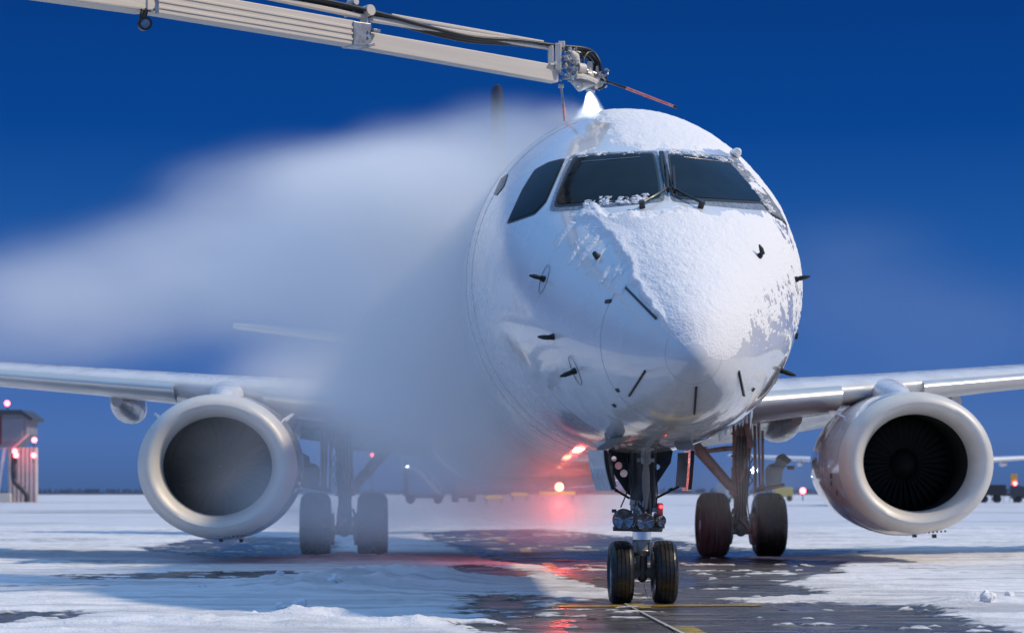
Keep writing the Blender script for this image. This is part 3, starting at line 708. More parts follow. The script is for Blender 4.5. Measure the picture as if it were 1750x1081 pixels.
def snow_mask(X, Y):
    A, S = ground_polys(); d = np.full(X.shape, -9.)
    for P in A: d = np.maximum(d, poly_sdf(X, Y*YS, gp(P)))
    for P in S: d = np.minimum(d, -poly_sdf(X, Y*YS, gp(P)))
    n1 = fbm(X*.8+3, Y*2.2, 4)-.5; n2 = fbm(X*3.1, Y*7+9, 4)-.5; n3 = fbm(X*.35, Y*.9+40, 3)-.5
    n4 = fbm(X*9, Y*16+5, 3)-.5
    w = d+n1*.55+n2*.42+n4*.22+.27
    snow = smooth01(.5-w/.30)
    streak = smooth01((n2*1.2+n1*.9+n3*.6+n4*.35-.25)/.14)                   # wind-blown drifts over the tarmac
    snow = np.maximum(snow, streak*.8*(d > -.2))
    bare = smooth01((n1*.9+n3*1.3-.33)/.06)*.5
    return np.clip(snow-bare*(snow > .5), 0, 1), d
nx_ = 560; xs = np.linspace(-15, 15, nx_)
ys = [12.2]
while ys[-1] < 60: ys.append(ys[-1]+.028*(ys[-1]/15)**1.6)
ys = np.array(ys); ny_ = len(ys)
XX, YY = np.meshgrid(xs, ys)
SN, DD = snow_mask(XX, YY)
ridge = np.zeros_like(XX)
def hump(px, py, w, h_, dyw):
    global ridge
    x, y = G(px, py); ridge += h_*np.exp(-((XX-x)/w)**2-((YY-y)/dyw)**2)
for a in ((560, 1006, 1.0, .10, .8), (660, 1000, .8, .10, .9), (480, 1015, .8, .07, .6), (760, 1000, .9, .06, .8), (520, 1062, .55, .055, .30), (660, 1072, .6, .05, .3), (400, 1068, .6, .05, .3), (240, 1075, .7, .05, .35), (1690, 1032, .4, .05, .4), (1620, 1040, .4, .035, .4), (1480, 1010, .9, .02, 1.0), (610, 955, 1.0, .05, 1.5)): hump(*a)
lump = np.maximum(0, fbm(XX*4.5, YY*4.5, 4)-.5)
ZZ = SN*(.006+.022*fbm(XX*1.3, YY*1.3, 4)+(.05+.10*np.clip(ridge/.06, 0, 1))*lump+.012*fbm(XX*9, YY*9, 3))+ridge*.95*smooth01((SN-.2)/.3)*(.35+1.3*fbm(XX*5, YY*5, 5))
ZZ = np.where(SN < .12, 0, ZZ)
# pressed flat where the wheels stand
for px, py in ((1060, 1030), (1135, 1030), (539, 951), (639, 951), (1219, 951), (1316, 951)):
    x, y = G(px, py); ZZ *= 1-np.exp(-((XX-x)/.35)**2-((YY-y)/.6)**2)
me = bpy.data.meshes.new('apron'); V = np.stack([XX, YY, ZZ], -1).reshape(-1, 3)
ii = (np.arange(ny_-1)[:, None]*nx_+np.arange(nx_-1)[None]).ravel()
FQ = np.stack([ii, ii+1, ii+1+nx_, ii+nx_], -1)
me.vertices.add(len(V)); me.vertices.foreach_set('co', V.ravel()); me.loops.add(FQ.size); me.loops.foreach_set('vertex_index', FQ.ravel().astype(np.int32))
me.polygons.add(len(FQ)); me.polygons.foreach_set('loop_start', np.arange(0, FQ.size, 4, dtype=np.int32)); me.polygons.foreach_set('use_smooth', [True]*len(FQ)); me.update(calc_edges=True)
at = me.attributes.new('snow', 'FLOAT', 'POINT'); at.data.foreach_set('value', SN.ravel().astype(np.float32))
def ground_mat(name, use_attr):
    m = bpy.data.materials.new(name); m.use_nodes = True; n, l = m.node_tree.nodes, m.node_tree.links; b = n['Principled BSDF']
    co = n.new('ShaderNodeTexCoord').outputs['Object']
    def nz(scale, stretch=(1, 1, 1), detail=6):
        mp = n.new('ShaderNodeMapping'); mp.inputs['Scale'].default_value = stretch; l.new(co, mp.inputs[0])
        t = n.new('ShaderNodeTexNoise'); t.inputs['Scale'].default_value = scale; t.inputs['Detail'].default_value = detail; l.new(mp.outputs[0], t.inputs['Vector']); return t.outputs['Fac']
    def rng(v, a, b_, c=0., d=1.):
        r = n.new('ShaderNodeMapRange'); r.inputs[1].default_value = a; r.inputs[2].default_value = b_; r.inputs[3].default_value = c; r.inputs[4].default_value = d; l.new(v, r.inputs[0]); return r.outputs[0]
    def math_(op, a, b_):
        k = n.new('ShaderNodeMath'); k.operation = op
        for s, v in zip(k.inputs, (a, b_)):
            if isinstance(v, (int, float)): s.default_value = v
            else: l.new(v, s)
        return k.outputs[0]
    def mix(f, a, b_):
        k = n.new('ShaderNodeMix'); k.data_type = 'RGBA'; l.new(f, k.inputs[0])
        for s, v in ((k.inputs[6], a), (k.inputs[7], b_)):
            if isinstance(v, tuple): s.default_value = (*v, 1)
            else: l.new(v, s)
        return k.outputs[2]
    if use_attr:
        a = n.new('ShaderNodeAttribute'); a.attribute_name = 'snow'
        f = rng(math_('ADD', a.outputs['Fac'], math_('MULTIPLY', math_('SUBTRACT', nz(9, (1, 2.2, 1)), .5), 1.1)), .32, .68)
        speck = rng(nz(38, (1, 1.4, 1), 3), .66, .72); f = math_('MAXIMUM', f, math_('MULTIPLY', speck, .75))
        veil = math_('MULTIPLY', rng(nz(2.2, (.5, 2.5, 1)), .5, .75), .30); f = math_('MAXIMUM', f, veil)
    if use_attr: f = math_('MULTIPLY', f, rng(nz(1.1, (.35, 2.2, 1)), .36, .56, .62, 1))
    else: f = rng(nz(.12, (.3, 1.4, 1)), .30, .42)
    asp = mix(rng(nz(1.5), .4, .65), (.045, .040, .037), (.085, .076, .070))
    sn = mix(rng(nz(.7), .35, .7), (.80, .80, .81) if use_attr else (.64, .66, .70), (.70, .70, .72) if use_attr else (.52, .54, .60))  # far snow dimmer: the floodlight's falloff put into its colour
    l.new(mix(f, asp, sn), b.inputs['Base Color'])
    rr = rng(f, 0, 1, .0, .55); wet = rng(nz(1.2, (.6, 1.6, 1)), .35, .65, .14, .48); l.new(math_('ADD', rr, wet), b.inputs['Roughness'])
    u = n.new('ShaderNodeBump'); u.inputs['Distance'].default_value = .02; l.new(rng(f, 0, 1, .15, .75), u.inputs['Strength'])
    l.new(math_('ADD', nz(34), math_('MULTIPLY', nz(9), 1.5)), u.inputs['Height']); l.new(u.outputs[0], b.inputs['Normal'])
    return m
me.materials.append(ground_mat('apron_snow_and_wet_tarmac', True))
apron = bpy.data.objects.new('ground', me); COL.objects.link(apron); apron['kind'] = 'structure'
def sheet(name, x0, x1, y0, y1, z, m):
    bm = bm_(); vs = [bm.verts.new(p) for p in ((x0, y0, z), (x1, y0, z), (x1, y1, z), (x0, y1, z))]; bm.faces.new(vs)
    o = obj(name, bm, m, smooth=False); o['kind'] = 'structure'; return o
sheet('snowfield', -900, 900, -60, 800, -.02, ground_mat('dimmed_far_snow', False))
sheet('field', -3500, 3500, 790, 4500, -.012, mat('unlit_field', (.035, .05, .085), .9, var=(.02, (.05, .065, .10), 1)))  # dark blue base paints the ground as unlit, beyond the floodlight
sheet('tarmac', -60, 60, -45, 12.25, -.006, mat('wet_tarmac', (.045, .043, .043), .25, var=(.6, (.10, .10, .10), .8), rvar=(.8, .12, .4)))
# painted markings, 4 mm and more above the tarmac
yel = mat('yellow_line_paint', (.52, .34, .03), .35, var=(7, (.10, .085, .06), .9), rvar=(4, .2, .5))
wht = mat('white_line_paint', (.62, .62, .6), .4, var=(12, (.25, .25, .25), .8))
def strip(name, pts, m, z=.006):
    bm = bm_(); bm.faces.new([bm.verts.new((*G(*p), z)) for p in pts]); o = obj(name, bm, m, smooth=False); o['kind'] = 'structure'
strip('yellow_marking', [(905, 1034), (1300, 1032.5), (1300, 1035.5), (905, 1037.5)], yel, .006)
strip('yellow_marking', [(1068, 1031), (1092, 1030), (1117, 1040), (1080, 1041)], yel, .010)
strip('yellow_marking', [(1140, 1070), (1185, 1070), (1240, 1100), (1180, 1100)], yel, .006)
strip('white_marking', [(1066, 1033), (1070, 1033), (1176, 1087), (1169, 1087)], wht, .014)
for a in ((818, 908, 845, 914), (838, 917, 872, 925), (888, 938, 912, 946), (925, 962, 955, 972)):
    strip('yellow_marking', [(a[0], a[1]), (a[0]+18, a[1]), (a[2], a[3]), (a[2]-20, a[3])], yel, .008)

# loose chunks of snow
def chunk(px, py, r, label, seed):
    x, y = G(px, py); bm = bm_(); bmesh.ops.create_icosphere(bm, subdivisions=4, radius=r)
    for v in bm.verts:
        v.co.z *= .85; d = mnoise.noise_vector(v.co*(1.6/r)+Vector((seed*9, 0, 0))); v.co += d*r*.42+mnoise.noise_vector(v.co*(6/r)+Vector((0, seed, 0)))*r*.10
    o = obj('snow_chunk', bm, M['snow'], angle=180); o.location = (x, y, r*.55+.035); o.rotation_euler.z = seed
    tag(o, label, 'snow chunk', 'loose snow chunks on the apron')
chunk(512, 1046, .055, 'largest loose snow chunk, pale block standing in the left foreground', 1)
chunk(480, 1048, .04, 'rough snow lump touching the left of the largest foreground chunk', 2)
chunk(434, 1060, .03, 'low flat snow lump in the left foreground, left of the bigger chunks', 3)
chunk(515, 1065, .018, 'tiny snow crumb in front of the largest foreground chunk', 4)
chunk(573, 1012, .09, 'shaded bluish snow lump on the bank behind the largest foreground chunk', 5)
chunk(478, 990, .05, 'small snow lump at the back left of the snow bank', 6)
chunk(346, 1014, .04, 'small snow lump on the shaded bank, farthest left of all', 7)
chunk(1688, 1036, .07, 'broken snow lump at the right edge of the apron foreground', 8)
chunk(1725, 1031, .05, 'smaller snow lump farthest right on the apron', 9)

# ================================================================== DE-ICING BOOM
BD = 20.5
boom = empty('deicing_boom', W(620, 60, BD-390*.0045))
tag(boom, 'long pale de-icing boom with hoses reaching over the airliner nose', 'boom')
def bd(px): return BD-max(0, 1010-px)*.0045                       # the arm comes in from the front left
def B(px, py, dy=0.): return W(px, py, bd(px))-W(620, 60, bd(620))+Vector((-dy*.66, dy*.75, 0))
def beam(name, pts, depth, m, ribs=(), par=boom):
    """side outline in the boom's plane, given depth across"""
    bm = bm_(); loft(bm, [[B(x, y, -depth/2) for x, y in pts], [B(x, y, depth/2) for x, y in pts]]); o = obj(name, bm, m, par, smooth=False, bevel=.008)
    if ribs:
        bm = bm_()
        for (a, b) in ribs: bar(bm, B(*a, -depth/2), B(*b, -depth/2), .02, .022)
        obj('boom_rib', bm, m, o, bevel=.004)
    return o
beam('outer_boom', [(-700, -140), (252, -25), (252, 21), (240, 22), (-700, -107)], .18, M['boom'])
beam('middle_boom', [(250, -24), (600, 38), (602, 80), (250, 23)], .14, M['boom'], [((256, -9), (596, 50.5)), ((256, 3), (596, 60)), ((256, 14), (596, 70))])
beam('boom_end_plate', [(594, 39), (624, 43), (624, 83), (594, 80)], .18, M['boomgrey'])
ib = beam('inner_boom', [(620, 55), (948, 113), (948, 142), (620, 84)], .11, M['boom'])
bm = bm_()
for y in (57, 67): tube(bm, [B(618, y, -.105), B(618, y, -.085)], .012, 8)
obj('plate_bolt', bm, M['boomgrey'], boom)
for a, b in (((612, 82, -.12), (624, 80, -.12)), ((624, 55, -.1), (636, 57, -.1))):
    bm = bm_(); bar(bm, B(*a), B(*b), .04, .025); obj('plate_tab', bm, M['boomgrey'], boom, bevel=.003)
# upper carrier rail on posts
bm = bm_(); bar(bm, B(440, -8), B(625, 30), .06, .035); bar(bm, B(634, 33), B(960, 84), .06, .045)
bar(bm, B(670, 26, .02), B(930, 72, .02), .04, .028); rail = obj('hose_rail', bm, M['boom'], boom, smooth=False, bevel=.006)
bm = bm_(); bar(bm, B(622, 52), B(622, 14), .07, .05); tube(bm, [B(625, 20, -.08), B(625, 20, .06)], .048, 18); tube(bm, [B(602, 5, -.06), B(602, 5, .05)], .03, 14); tube(bm, [B(625, 11, -.05), B(625, 26, -.05)], .03, 12); bar(bm, B(590, 27), B(604, 22), .04, .03); bar(bm, B(602, 16), B(602, 5), .03, .03)
obj('rail_post', bm, M['boom'], boom, bevel=.004)
bm = bm_()
for k, dy in enumerate((-.05, -.01, .03)):
    tube(bm, spline([B(450, -14+k*2, dy), B(560, 5+k*2, dy), B(640, 24+k*2.5, dy), B(720, 46+k*2.5, dy), B(800, 65+k*2, dy), B(880, 71+k*2, dy), B(950, 80+k*1, dy), B(990, 84+k*2, dy), B(1008, 92+k*3, dy), B(1018, 108+k*2, dy), B(1021-k*7, 124, dy)], 10), .017, 10)
obj('spray_hose', bm, M['hose'], boom)
bm = bm_()
tube(bm, spline([B(968, 90, -.08), B(979, 94, -.1), B(981, 104, -.1), B(972, 112, -.1)]), .013, 8)
tube(bm, spline([B(1008, 90, -.05), B(996, 92, -.07), B(988, 102, -.08), B(986, 112, -.09), B(984, 122, -.1)]), .010, 8)
tube(bm, spline([B(1024, 112, .03), B(1034, 128, .0), B(1032, 142, -.03), B(1022, 152, -.05), B(1014, 154, -.06)]), .010, 8)
obj('control_cable', bm, M['hose'], boom)
# head bracket and turret
bm = bm_(); box(bm, B(941, 99), (.05, .16, .20)); box(bm, B(951, 100, -.02), (.06, .20, .24)); box(bm, B(959.5, 79), (.062, .18, .058)); bar(bm, B(930, 112), B(950, 112), .18, .02); box(bm, B(938, 111, -.08), (.04, .03, .03))
hd = obj('spray_head', bm, M['boom'], boom, bevel=.006)
bm = bm_(); rnd = random.Random(12)
for k in range(70):
    px, py = rnd.uniform(950, 972), rnd.uniform(86, 142); s = rnd.uniform(.012, .035)
    if rnd.random() < .5: box(bm, B(px, py, rnd.uniform(-.14, .0)), (s, s*1.3, s), Matrix.Rotation(rnd.uniform(0, 3), 3, 'Y'))
    else: tube(bm, [B(px, py, -.12), B(px+rnd.uniform(-5, 5), py+rnd.uniform(-6, 6), -.14)], s*.5, 8)
tube(bm, [B(961, 84, -.1), B(961, 142, -.1)], .02, 8)
obj('chain_link', bm, M['boomgrey'], hd, bevel=.002)
bm = bm_(); tube(bm, [B(962, 92, -.1), B(969, 100, -.1), B(973, 112, -.1)], [.035, .05, .035], 14); tube(bm, [B(974, 118, -.1), B(986, 120, -.1)], .045, 14); tube(bm, [B(968, 125, -.12), B(970, 133, -.12), B(984, 134, -.12), B(1008, 142, -.1)], [.02, .022, .022, .02], 10)
obj('swivel_motor', bm, M['boom'], hd)
bm = bm_(); bmesh.ops.create_uvsphere(bm, u_segments=18, v_segments=12, radius=.058, matrix=Matrix.Translation(B(1001, 129, -.03)))
tube(bm, [B(988, 130, -.03), B(1012, 134, -.03)], .032, 14); tube(bm, [B(1009, 106, 0), B(1009, 122, 0)], .028, 14); tube(bm, [B(1021, 114, 0), B(1021, 126, 0)], .028, 14)
bmesh.ops.create_uvsphere(bm, u_segments=18, v_segments=12, radius=.055, matrix=Matrix.Translation(B(1023, 135, 0))); tube(bm, [B(1018, 142, 0), B(1028, 148, 0)], .045, 14)
bm2 = bm; obj('turret', bm2, M['boom'], hd)
bm = bm_(); tube(bm, [B(972, 138, -.05), B(985, 148, -.05), B(1004, 144, -.05)], [.03, .055, .03], 14); tube(bm, [B(1010, 140, 0), B(1010, 152, 0), B(1009, 156, 0)], [.03, .042, .045], 18)
for k in range(30):
    px, py = rnd.uniform(975, 1030), rnd.uniform(120, 152); tube(bm, [B(px, py, -.07), B(px+rnd.uniform(-6, 6), py+rnd.uniform(-4, 4), -.08)], rnd.uniform(.005, .014), 8)
nozzle = obj('nozzle', bm, M['boomgrey'], hd)
bm = bm_(); tube(bm, [B(1018, 137, -.06), B(1062, 152, -.06)], .013, 10); fe = obj('feeler_rod', bm, M['hose'], boom)
bm = bm_(); tube(bm, [B(1062, 152, -.06), B(1143, 183, -.06)], [.014, .012], 10); obj('red_sleeve', bm, M['redrod'], fe)
bm = bm_(); tube(bm, [B(1143, 183, -.06), B(1150, 186, -.06)], .013, 10); obj('rod_tip', bm, M['hose'], fe)
bm = bm_(); tube(bm, [B(965, 145, .05), B(969, 178, .05)], .012, 10); fe = obj('feeler_rod', bm, M['boomgrey'], boom); box
bm = bm_(); tube(bm, [B(969, 178, .05), B(971.5, 206, .05)], .013, 10); obj('red_sleeve', bm, M['redrod'], fe)
bm = bm_(); box(bm, B(965, 146, .05), (.05, .05, .03)); obj('rod_clamp', bm, M['boom'], fe, bevel=.004)
# work lamp hanging under the outer boom
bm = bm_(); bar(bm, B(238, 20, -.1), B(233, 36, -.1), .03, .03); lathe(bm, [(-.05, .035), (-.05, .055), (.04, .05), (.08, .02), (.081, .001)], B(235, 45, -.1), Vector((-.35, 1, .1)), 24); tube(bm, spline([B(228, 20, -.12), B(226, 34, -.12), B(230, 46, -.1)]), .008, 6)
wk = obj('work_lamp', bm, M['black'], boom)
bm = bm_(); lathe(bm, [(-.048, .0005), (-.048, .04)], B(235, 45, -.1), Vector((-.35, 1, .1)), 20); obj('lamp_glass', bm, M['lens'], wk)
bm = bm_(); bar(bm, B(240, 24, -.14), B(252, 20, -.14), .03, .02); box(bm, B(248, 8, -.175), (.03, .02, .20)); obj('end_strap', bm, M['boomgrey'], boom, bevel=.004)
# spray lamp in the nozzle
ld = bpy.data.lights.new('nozzle_light', 'SPOT'); lo = bpy.data.objects.new('nozzle_light', ld); COL.objects.link(lo); lo.parent = boom
lo.location = B(1008, 157, 0); ld.energy = 130; ld.spot_size = R(70); ld.spot_blend = .6; ld.shadow_soft_size = .03; ld.color = (.85, .93, 1)
dv_ = (W(1014, 230, BD-.1)-W(1008, 157, BD)); lo.rotation_euler = (-dv_).to_track_quat('Z', 'Y').to_euler()

# ================================================================== SPRAY AND STEAM
def volume_mat(name, blobs, color, base, lo_=.0, nscale=.6, namt=.8, stretch=(.5, 1, 1), aniso=.1, warp=0.):
    m = bpy.data.materials.new(name); m.use_nodes = True; n, l = m.node_tree.nodes, m.node_tree.links; n.clear()
    out = n.new('ShaderNodeOutputMaterial'); v = n.new('ShaderNodeVolumePrincipled'); l.new(v.outputs[0], out.inputs['Volume'])
    v.inputs['Color'].default_value = (*color, 1); v.inputs['Anisotropy'].default_value = aniso
    co = n.new('ShaderNodeTexCoord').outputs['Object']
    mp = n.new('ShaderNodeMapping'); mp.inputs['Scale'].default_value = stretch; l.new(co, mp.inputs[0])
    t = n.new('ShaderNodeTexNoise'); t.inputs['Scale'].default_value = nscale; t.inputs['Detail'].default_value = 3; l.new(mp.outputs[0], t.inputs['Vector'])
    if warp:
        tw = n.new('ShaderNodeTexNoise'); tw.inputs['Scale'].default_value = .55; tw.inputs['Detail'].default_value = 3; l.new(mp.outputs[0], tw.inputs['Vector'])
        ma = n.new('ShaderNodeVectorMath'); ma.operation = 'MULTIPLY_ADD'; l.new(tw.outputs['Color'], ma.inputs[0]); ma.inputs[1].default_value = (warp*2, warp*2, warp*1.4); ma.inputs[2].default_value = (-warp, -warp, -warp*.7)
        ad = n.new('ShaderNodeVectorMath'); ad.operation = 'ADD'; l.new(co, ad.inputs[0]); l.new(ma.outputs[0], ad.inputs[1]); co = ad.outputs[0]
    acc = None
    for c, r, a in blobs:
        q = n.new('ShaderNodeMapping'); q.vector_type = 'POINT'
        q.inputs['Scale'].default_value = [1/k for k in r]; q.inputs['Location'].default_value = [-ck/k for ck, k in zip(c, r)]
        l.new(co, q.inputs[0])
        ln = n.new('ShaderNodeVectorMath'); ln.operation = 'LENGTH'; l.new(q.outputs[0], ln.inputs[0])
        mr = n.new('ShaderNodeMapRange'); mr.interpolation_type = 'SMOOTHERSTEP'; mr.inputs[1].default_value = 1; mr.inputs[2].default_value = 0; mr.inputs[3].default_value = 0; mr.inputs[4].default_value = a*base
        l.new(ln.outputs['Value'], mr.inputs[0])
        if acc is None: acc = mr.outputs[0]
        else:
            k = n.new('ShaderNodeMath'); k.operation = 'ADD'; l.new(acc, k.inputs[0]); l.new(mr.outputs[0], k.inputs[1]); acc = k.outputs[0]
    nr = n.new('ShaderNodeMapRange'); nr.inputs[1].default_value = .3; nr.inputs[2].default_value = .7; nr.inputs[3].default_value = 1-namt; nr.inputs[4].default_value = 1+namt; l.new(t.outputs['Fac'], nr.inputs[0])
    k = n.new('ShaderNodeMath'); k.operation = 'MULTIPLY'; l.new(acc, k.inputs[0]); l.new(nr.outputs[0], k.inputs[1]); l.new(k.outputs[0], v.inputs['Density'])
    return m
def blob_obj(name, blobs, m, voxel):
    bm = bm_()
    for c, r, a in blobs: bmesh.ops.create_icosphere(bm, subdivisions=4, radius=1, matrix=Matrix.Translation(c) @ Matrix.Diagonal((*[q+.35 for q in r], 1)))
    for v in bm.verts: v.co.z = max(v.co.z, .06)
    o = obj(name, bm, m); k = o.modifiers.new('remesh', 'REMESH'); k.mode = 'VOXEL'; k.voxel_size = voxel
    o['kind'] = 'stuff'; return o
def bl(px, py, D, r, a): return (tuple(W(px, py, D)), r, a)
STEAM = [
    bl(880, 225, 21.0, (1.1, 1.2, .45), .8), bl(760, 320, 22.5, (1.6, 2.0, .95), 1.0), bl(630, 355, 23.0, (1.7, 1.9, .9), .9), bl(400, 460, 24.0, (2.3, 2.2, .95), .5),
    bl(510, 360, 23.4, (2.0, 2.0, .9), .4), bl(200, 500, 25.0, (2.5, 2.4, 1.0), .32), bl(20, 540, 26, (2.4, 2.4, 1.0), .2), bl(720, 540, 22.8, (1.7, 2.2, 1.6), .95), bl(560, 500, 23.5, (1.9, 2.2, 1.2), .75), bl(660, 690, 24.5, (1.5, 2.0, 1.2), .75),
    bl(800, 720, 22.6, (1.3, 2.0, .9), .55), bl(620, 860, 27, (2.6, 3.0, .95), .3), bl(880, 800, 26, (2.0, 3.0, 1.0), .25), bl(450, 790, 26.5, (1.8, 1.6, 1.3), .08), bl(560, 640, 26, (1.8, 2.0, .9), .5), bl(860, 430, 20.5, (.6, 1.2, 1.2), .4), bl(850, 600, 20.2, (.6, 1.2, 1.1), .4), bl(985, 192, 20.6, (.5, .7, .22), .5), bl(905, 850, 28.6, (2.2, 2.0, .9), .35),
]
steam = blob_obj('steam_cloud', STEAM, volume_mat('steam', STEAM, (.982, .993, 1), 1.5, nscale=.8, namt=.7, warp=.6), .22)
tag(steam, 'pale cloud of steam and spray drifting left from the airliner nose', 'steam')
FAINT = [bl(1600, 560, 33, (3.4, 3, 1.3), .4), bl(1440, 470, 31, (2.6, 3, 1.3), .6), bl(1290, 830, 27, (1.6, 3, .8), .8)]
st2 = blob_obj('drifting_mist', FAINT, volume_mat('thin_mist', FAINT, (.93, .97, 1), .045, nscale=.6), .35)
tag(st2, 'thin veil of mist behind the right side of the airliner', 'mist')
# the jet itself: a short flaring cone
bm = bm_(); rr = []
for t in np.linspace(0, 1, 9):
    c = W(1008+8*t, 155+40*t, BD-.0); r = .036+.10*t
    rr.append([c+Vector((math.cos(a)*r*(1+.1*t), math.sin(a)*r, 0)) for a in np.linspace(0, 2*math.pi, 28, endpoint=False)])
loft(bm, rr)
vm = bpy.data.materials.new('spray_droplets'); vm.use_nodes = True; n_, l_ = vm.node_tree.nodes, vm.node_tree.links; n_.clear()
o_ = n_.new('ShaderNodeOutputMaterial'); v_ = n_.new('ShaderNodeVolumePrincipled'); l_.new(v_.outputs[0], o_.inputs['Volume']); v_.inputs['Color'].default_value = (.95, .97, 1, 1)
c0, c1 = W(1008, 155, BD), W(1016, 195, BD)
def mth(op, a, b):
    k = n_.new('ShaderNodeMath'); k.operation = op
    for q, v in zip(k.inputs, (a, b)):
        if isinstance(v, (int, float)): q.default_value = v
        else: l_.new(v, q)
    return k.outputs[0]
xyz = n_.new('ShaderNodeSeparateXYZ'); l_.new(n_.new('ShaderNodeTexCoord').outputs['Object'], xyz.inputs[0])
t_ = mth('MULTIPLY', mth('SUBTRACT', c0.z, xyz.outputs[2]), 1/(c0.z-c1.z))
rx_ = mth('SUBTRACT', xyz.outputs[0], mth('ADD', mth('MULTIPLY', t_, c1.x-c0.x), c0.x)); ry_ = mth('SUBTRACT', xyz.outputs[1], c0.y)
d2_ = mth('ADD', mth('MULTIPLY', rx_, rx_), mth('MULTIPLY', ry_, ry_)); rr_ = mth('ADD', mth('MULTIPLY', t_, .10), .035)
f_ = mth('MAXIMUM', mth('SUBTRACT', 1, mth('DIVIDE', d2_, mth('MULTIPLY', rr_, rr_))), 0)
l_.new(mth('MULTIPLY', mth('MULTIPLY', f_, 13), mth('SUBTRACT', 1.1, mth('MULTIPLY', t_, .7))), v_.inputs['Density'])
spray = obj('deicing_spray', bm, vm); tag(spray, 'bright white jet of fluid leaving the boom nozzle', 'spray', kind='stuff')

# ================================================================== BEHIND THE AIRLINER
def K_(D): return D/F
lampred = mat('obstruction_lamp_glow', (.5, .02, .02), .3, emit=((1, .10, .13), 14))
lampwht = mat('white_lamp_glow', (.8, .85, .9), .3, emit=((.75, .9, 1), 16))
lampyel = mat('lit_yellow_sign', (.7, .5, .05), .4, emit=((1, .72, .18), .9))
def ball(name, c, r, m, par=None):
    bm = bm_(); bmesh.ops.create_uvsphere(bm, u_segments=16, v_segments=10, radius=r, matrix=Matrix.Translation(c)); return obj(name, bm, m, par)
# hut with stacks of red lamps
HD = 200.0
hut = empty('control_hut', (*W(30, 858, HD).xy, 0))
tag(hut, 'pale ribbed apron hut with overhanging dark cabin and red lamps, far left', 'hut')
def H(px, py, dy=0.): return W(px, py, HD)-Vector((*W(30, 858, HD).xy, 0))+Vector((0, dy, 0))
hw_ = mat('hut_ribbed_cladding', (.62, .55, .52), .5, var=(1, (.5, .42, .4), .6)); hg = mat('hut_grey_cladding', (.20, .21, .24), .5, var=(1.5, (.3, .3, .32), .6)); hk = mat('hut_dark_trim', (.05, .055, .07), .5)
bm = bm_(); P = [(-60, 708), (44, 708), (53, 716), (51, 742), (28, 764), (-60, 768)]; loft(bm, [[H(x, y, -1.5) for x, y in P], [H(x, y, 3) for x, y in P]]); obj('cabin', bm, hg, hut, smooth=False)
bm = bm_(); P = [(-60, 701), (44, 701), (63, 715), (62, 720), (44, 709), (-60, 708)]; loft(bm, [[H(x, y, -1.9) for x, y in P], [H(x, y, 3.2) for x, y in P]]); obj('roof', bm, hk, hut, smooth=False)
bm = bm_()
for k in range(9): box(bm, H(12+k*4.0, 735, -1.55), (.06, .08, 2.0))
obj('cladding_rib', bm, mat('hut_pale_panel', (.45, .46, .5), .5), hut)
bm = bm_(); box(bm, H(-20, 735, -1.55), (3.2, .08, 2.6)); obj('red_panel', bm, mat('hut_dull_red_panel', (.18, .05, .06), .5), hut)
bm = bm_()
for k in range(7): tube(bm, [H(17.5+k*7.2, 764), H(17.5+k*7.2, 857.5)], .21, 14)
box(bm, H(40, 811, .25), (2.5, .3, 5.0)); obj('ribbed_wall', bm, hw_, hut)
bm = bm_(); bar(bm, H(14, 758, -1.2), H(1, 852, -1.2), .25, .22); bar(bm, H(53, 742, -1), H(26, 766, -1), .15, .14); obj('strut', bm, mat('hut_white_strut', (.7, .68, .66), .5), hut)
bm = bm_(); tube(bm, spline([H(29, 775, -1.3), H(29, 818, -1.3), H(44, 836, -1.3), H(51, 846, -1.3), H(51, 857, -1.3)]), .24, 12); obj('pipe', bm, hk, hut)
bm = bm_(); box(bm, H(15, 850, -1.6), (1.2, .8, .8)); obj('cabinet', bm, mat('hut_cream_box', (.6, .57, .5), .5), hut, bevel=.05)
for px, py in ((20, 690), (66, 752), (33, 771), (35, 778), (65, 778)):
    o = ball('warning_lamp', H(px, py, -1.8), .23, lampred, hut); bm = bm_(); tube(bm, [H(px, py+1, -1.8), H(px-(3 if px > 40 else 0), py+13, -1.4)], .05, 8); obj('lamp_stalk', bm, hk, o)
# far trees
bm = bm_(); rnd = random.Random(21)
for k in range(2400):
    x, y = rnd.uniform(-1100, 1100), rnd.uniform(2300, 2600); h_ = rnd.uniform(3, 5.5)
    if abs(vnoise(np.array(x*.006), np.array(3.3))-.5) < .08: h_ *= .5
    for j in range(3):
        r = h_*(.28-.07*j); z = h_*(.12+.26*j); c = [bm.verts.new((x+r*math.cos(a)*rnd.uniform(.7, 1.2), y+r*math.sin(a), z+rnd.uniform(-.3, .3))) for a in np.linspace(0, 2*math.pi, 7, endpoint=False)]
        t = bm.verts.new((x, y, z+h_*.42))
        for i in range(7): bm.faces.new((c[i], c[(i+1) % 7], t))
tag(obj('far_woods', bm, mat('hazed_conifers', (.07, .10, .16), .9), smooth=False), 'low dark belt of far trees along the horizon', 'trees', kind='stuff')  # bluish base: distance haze put into the tree colour
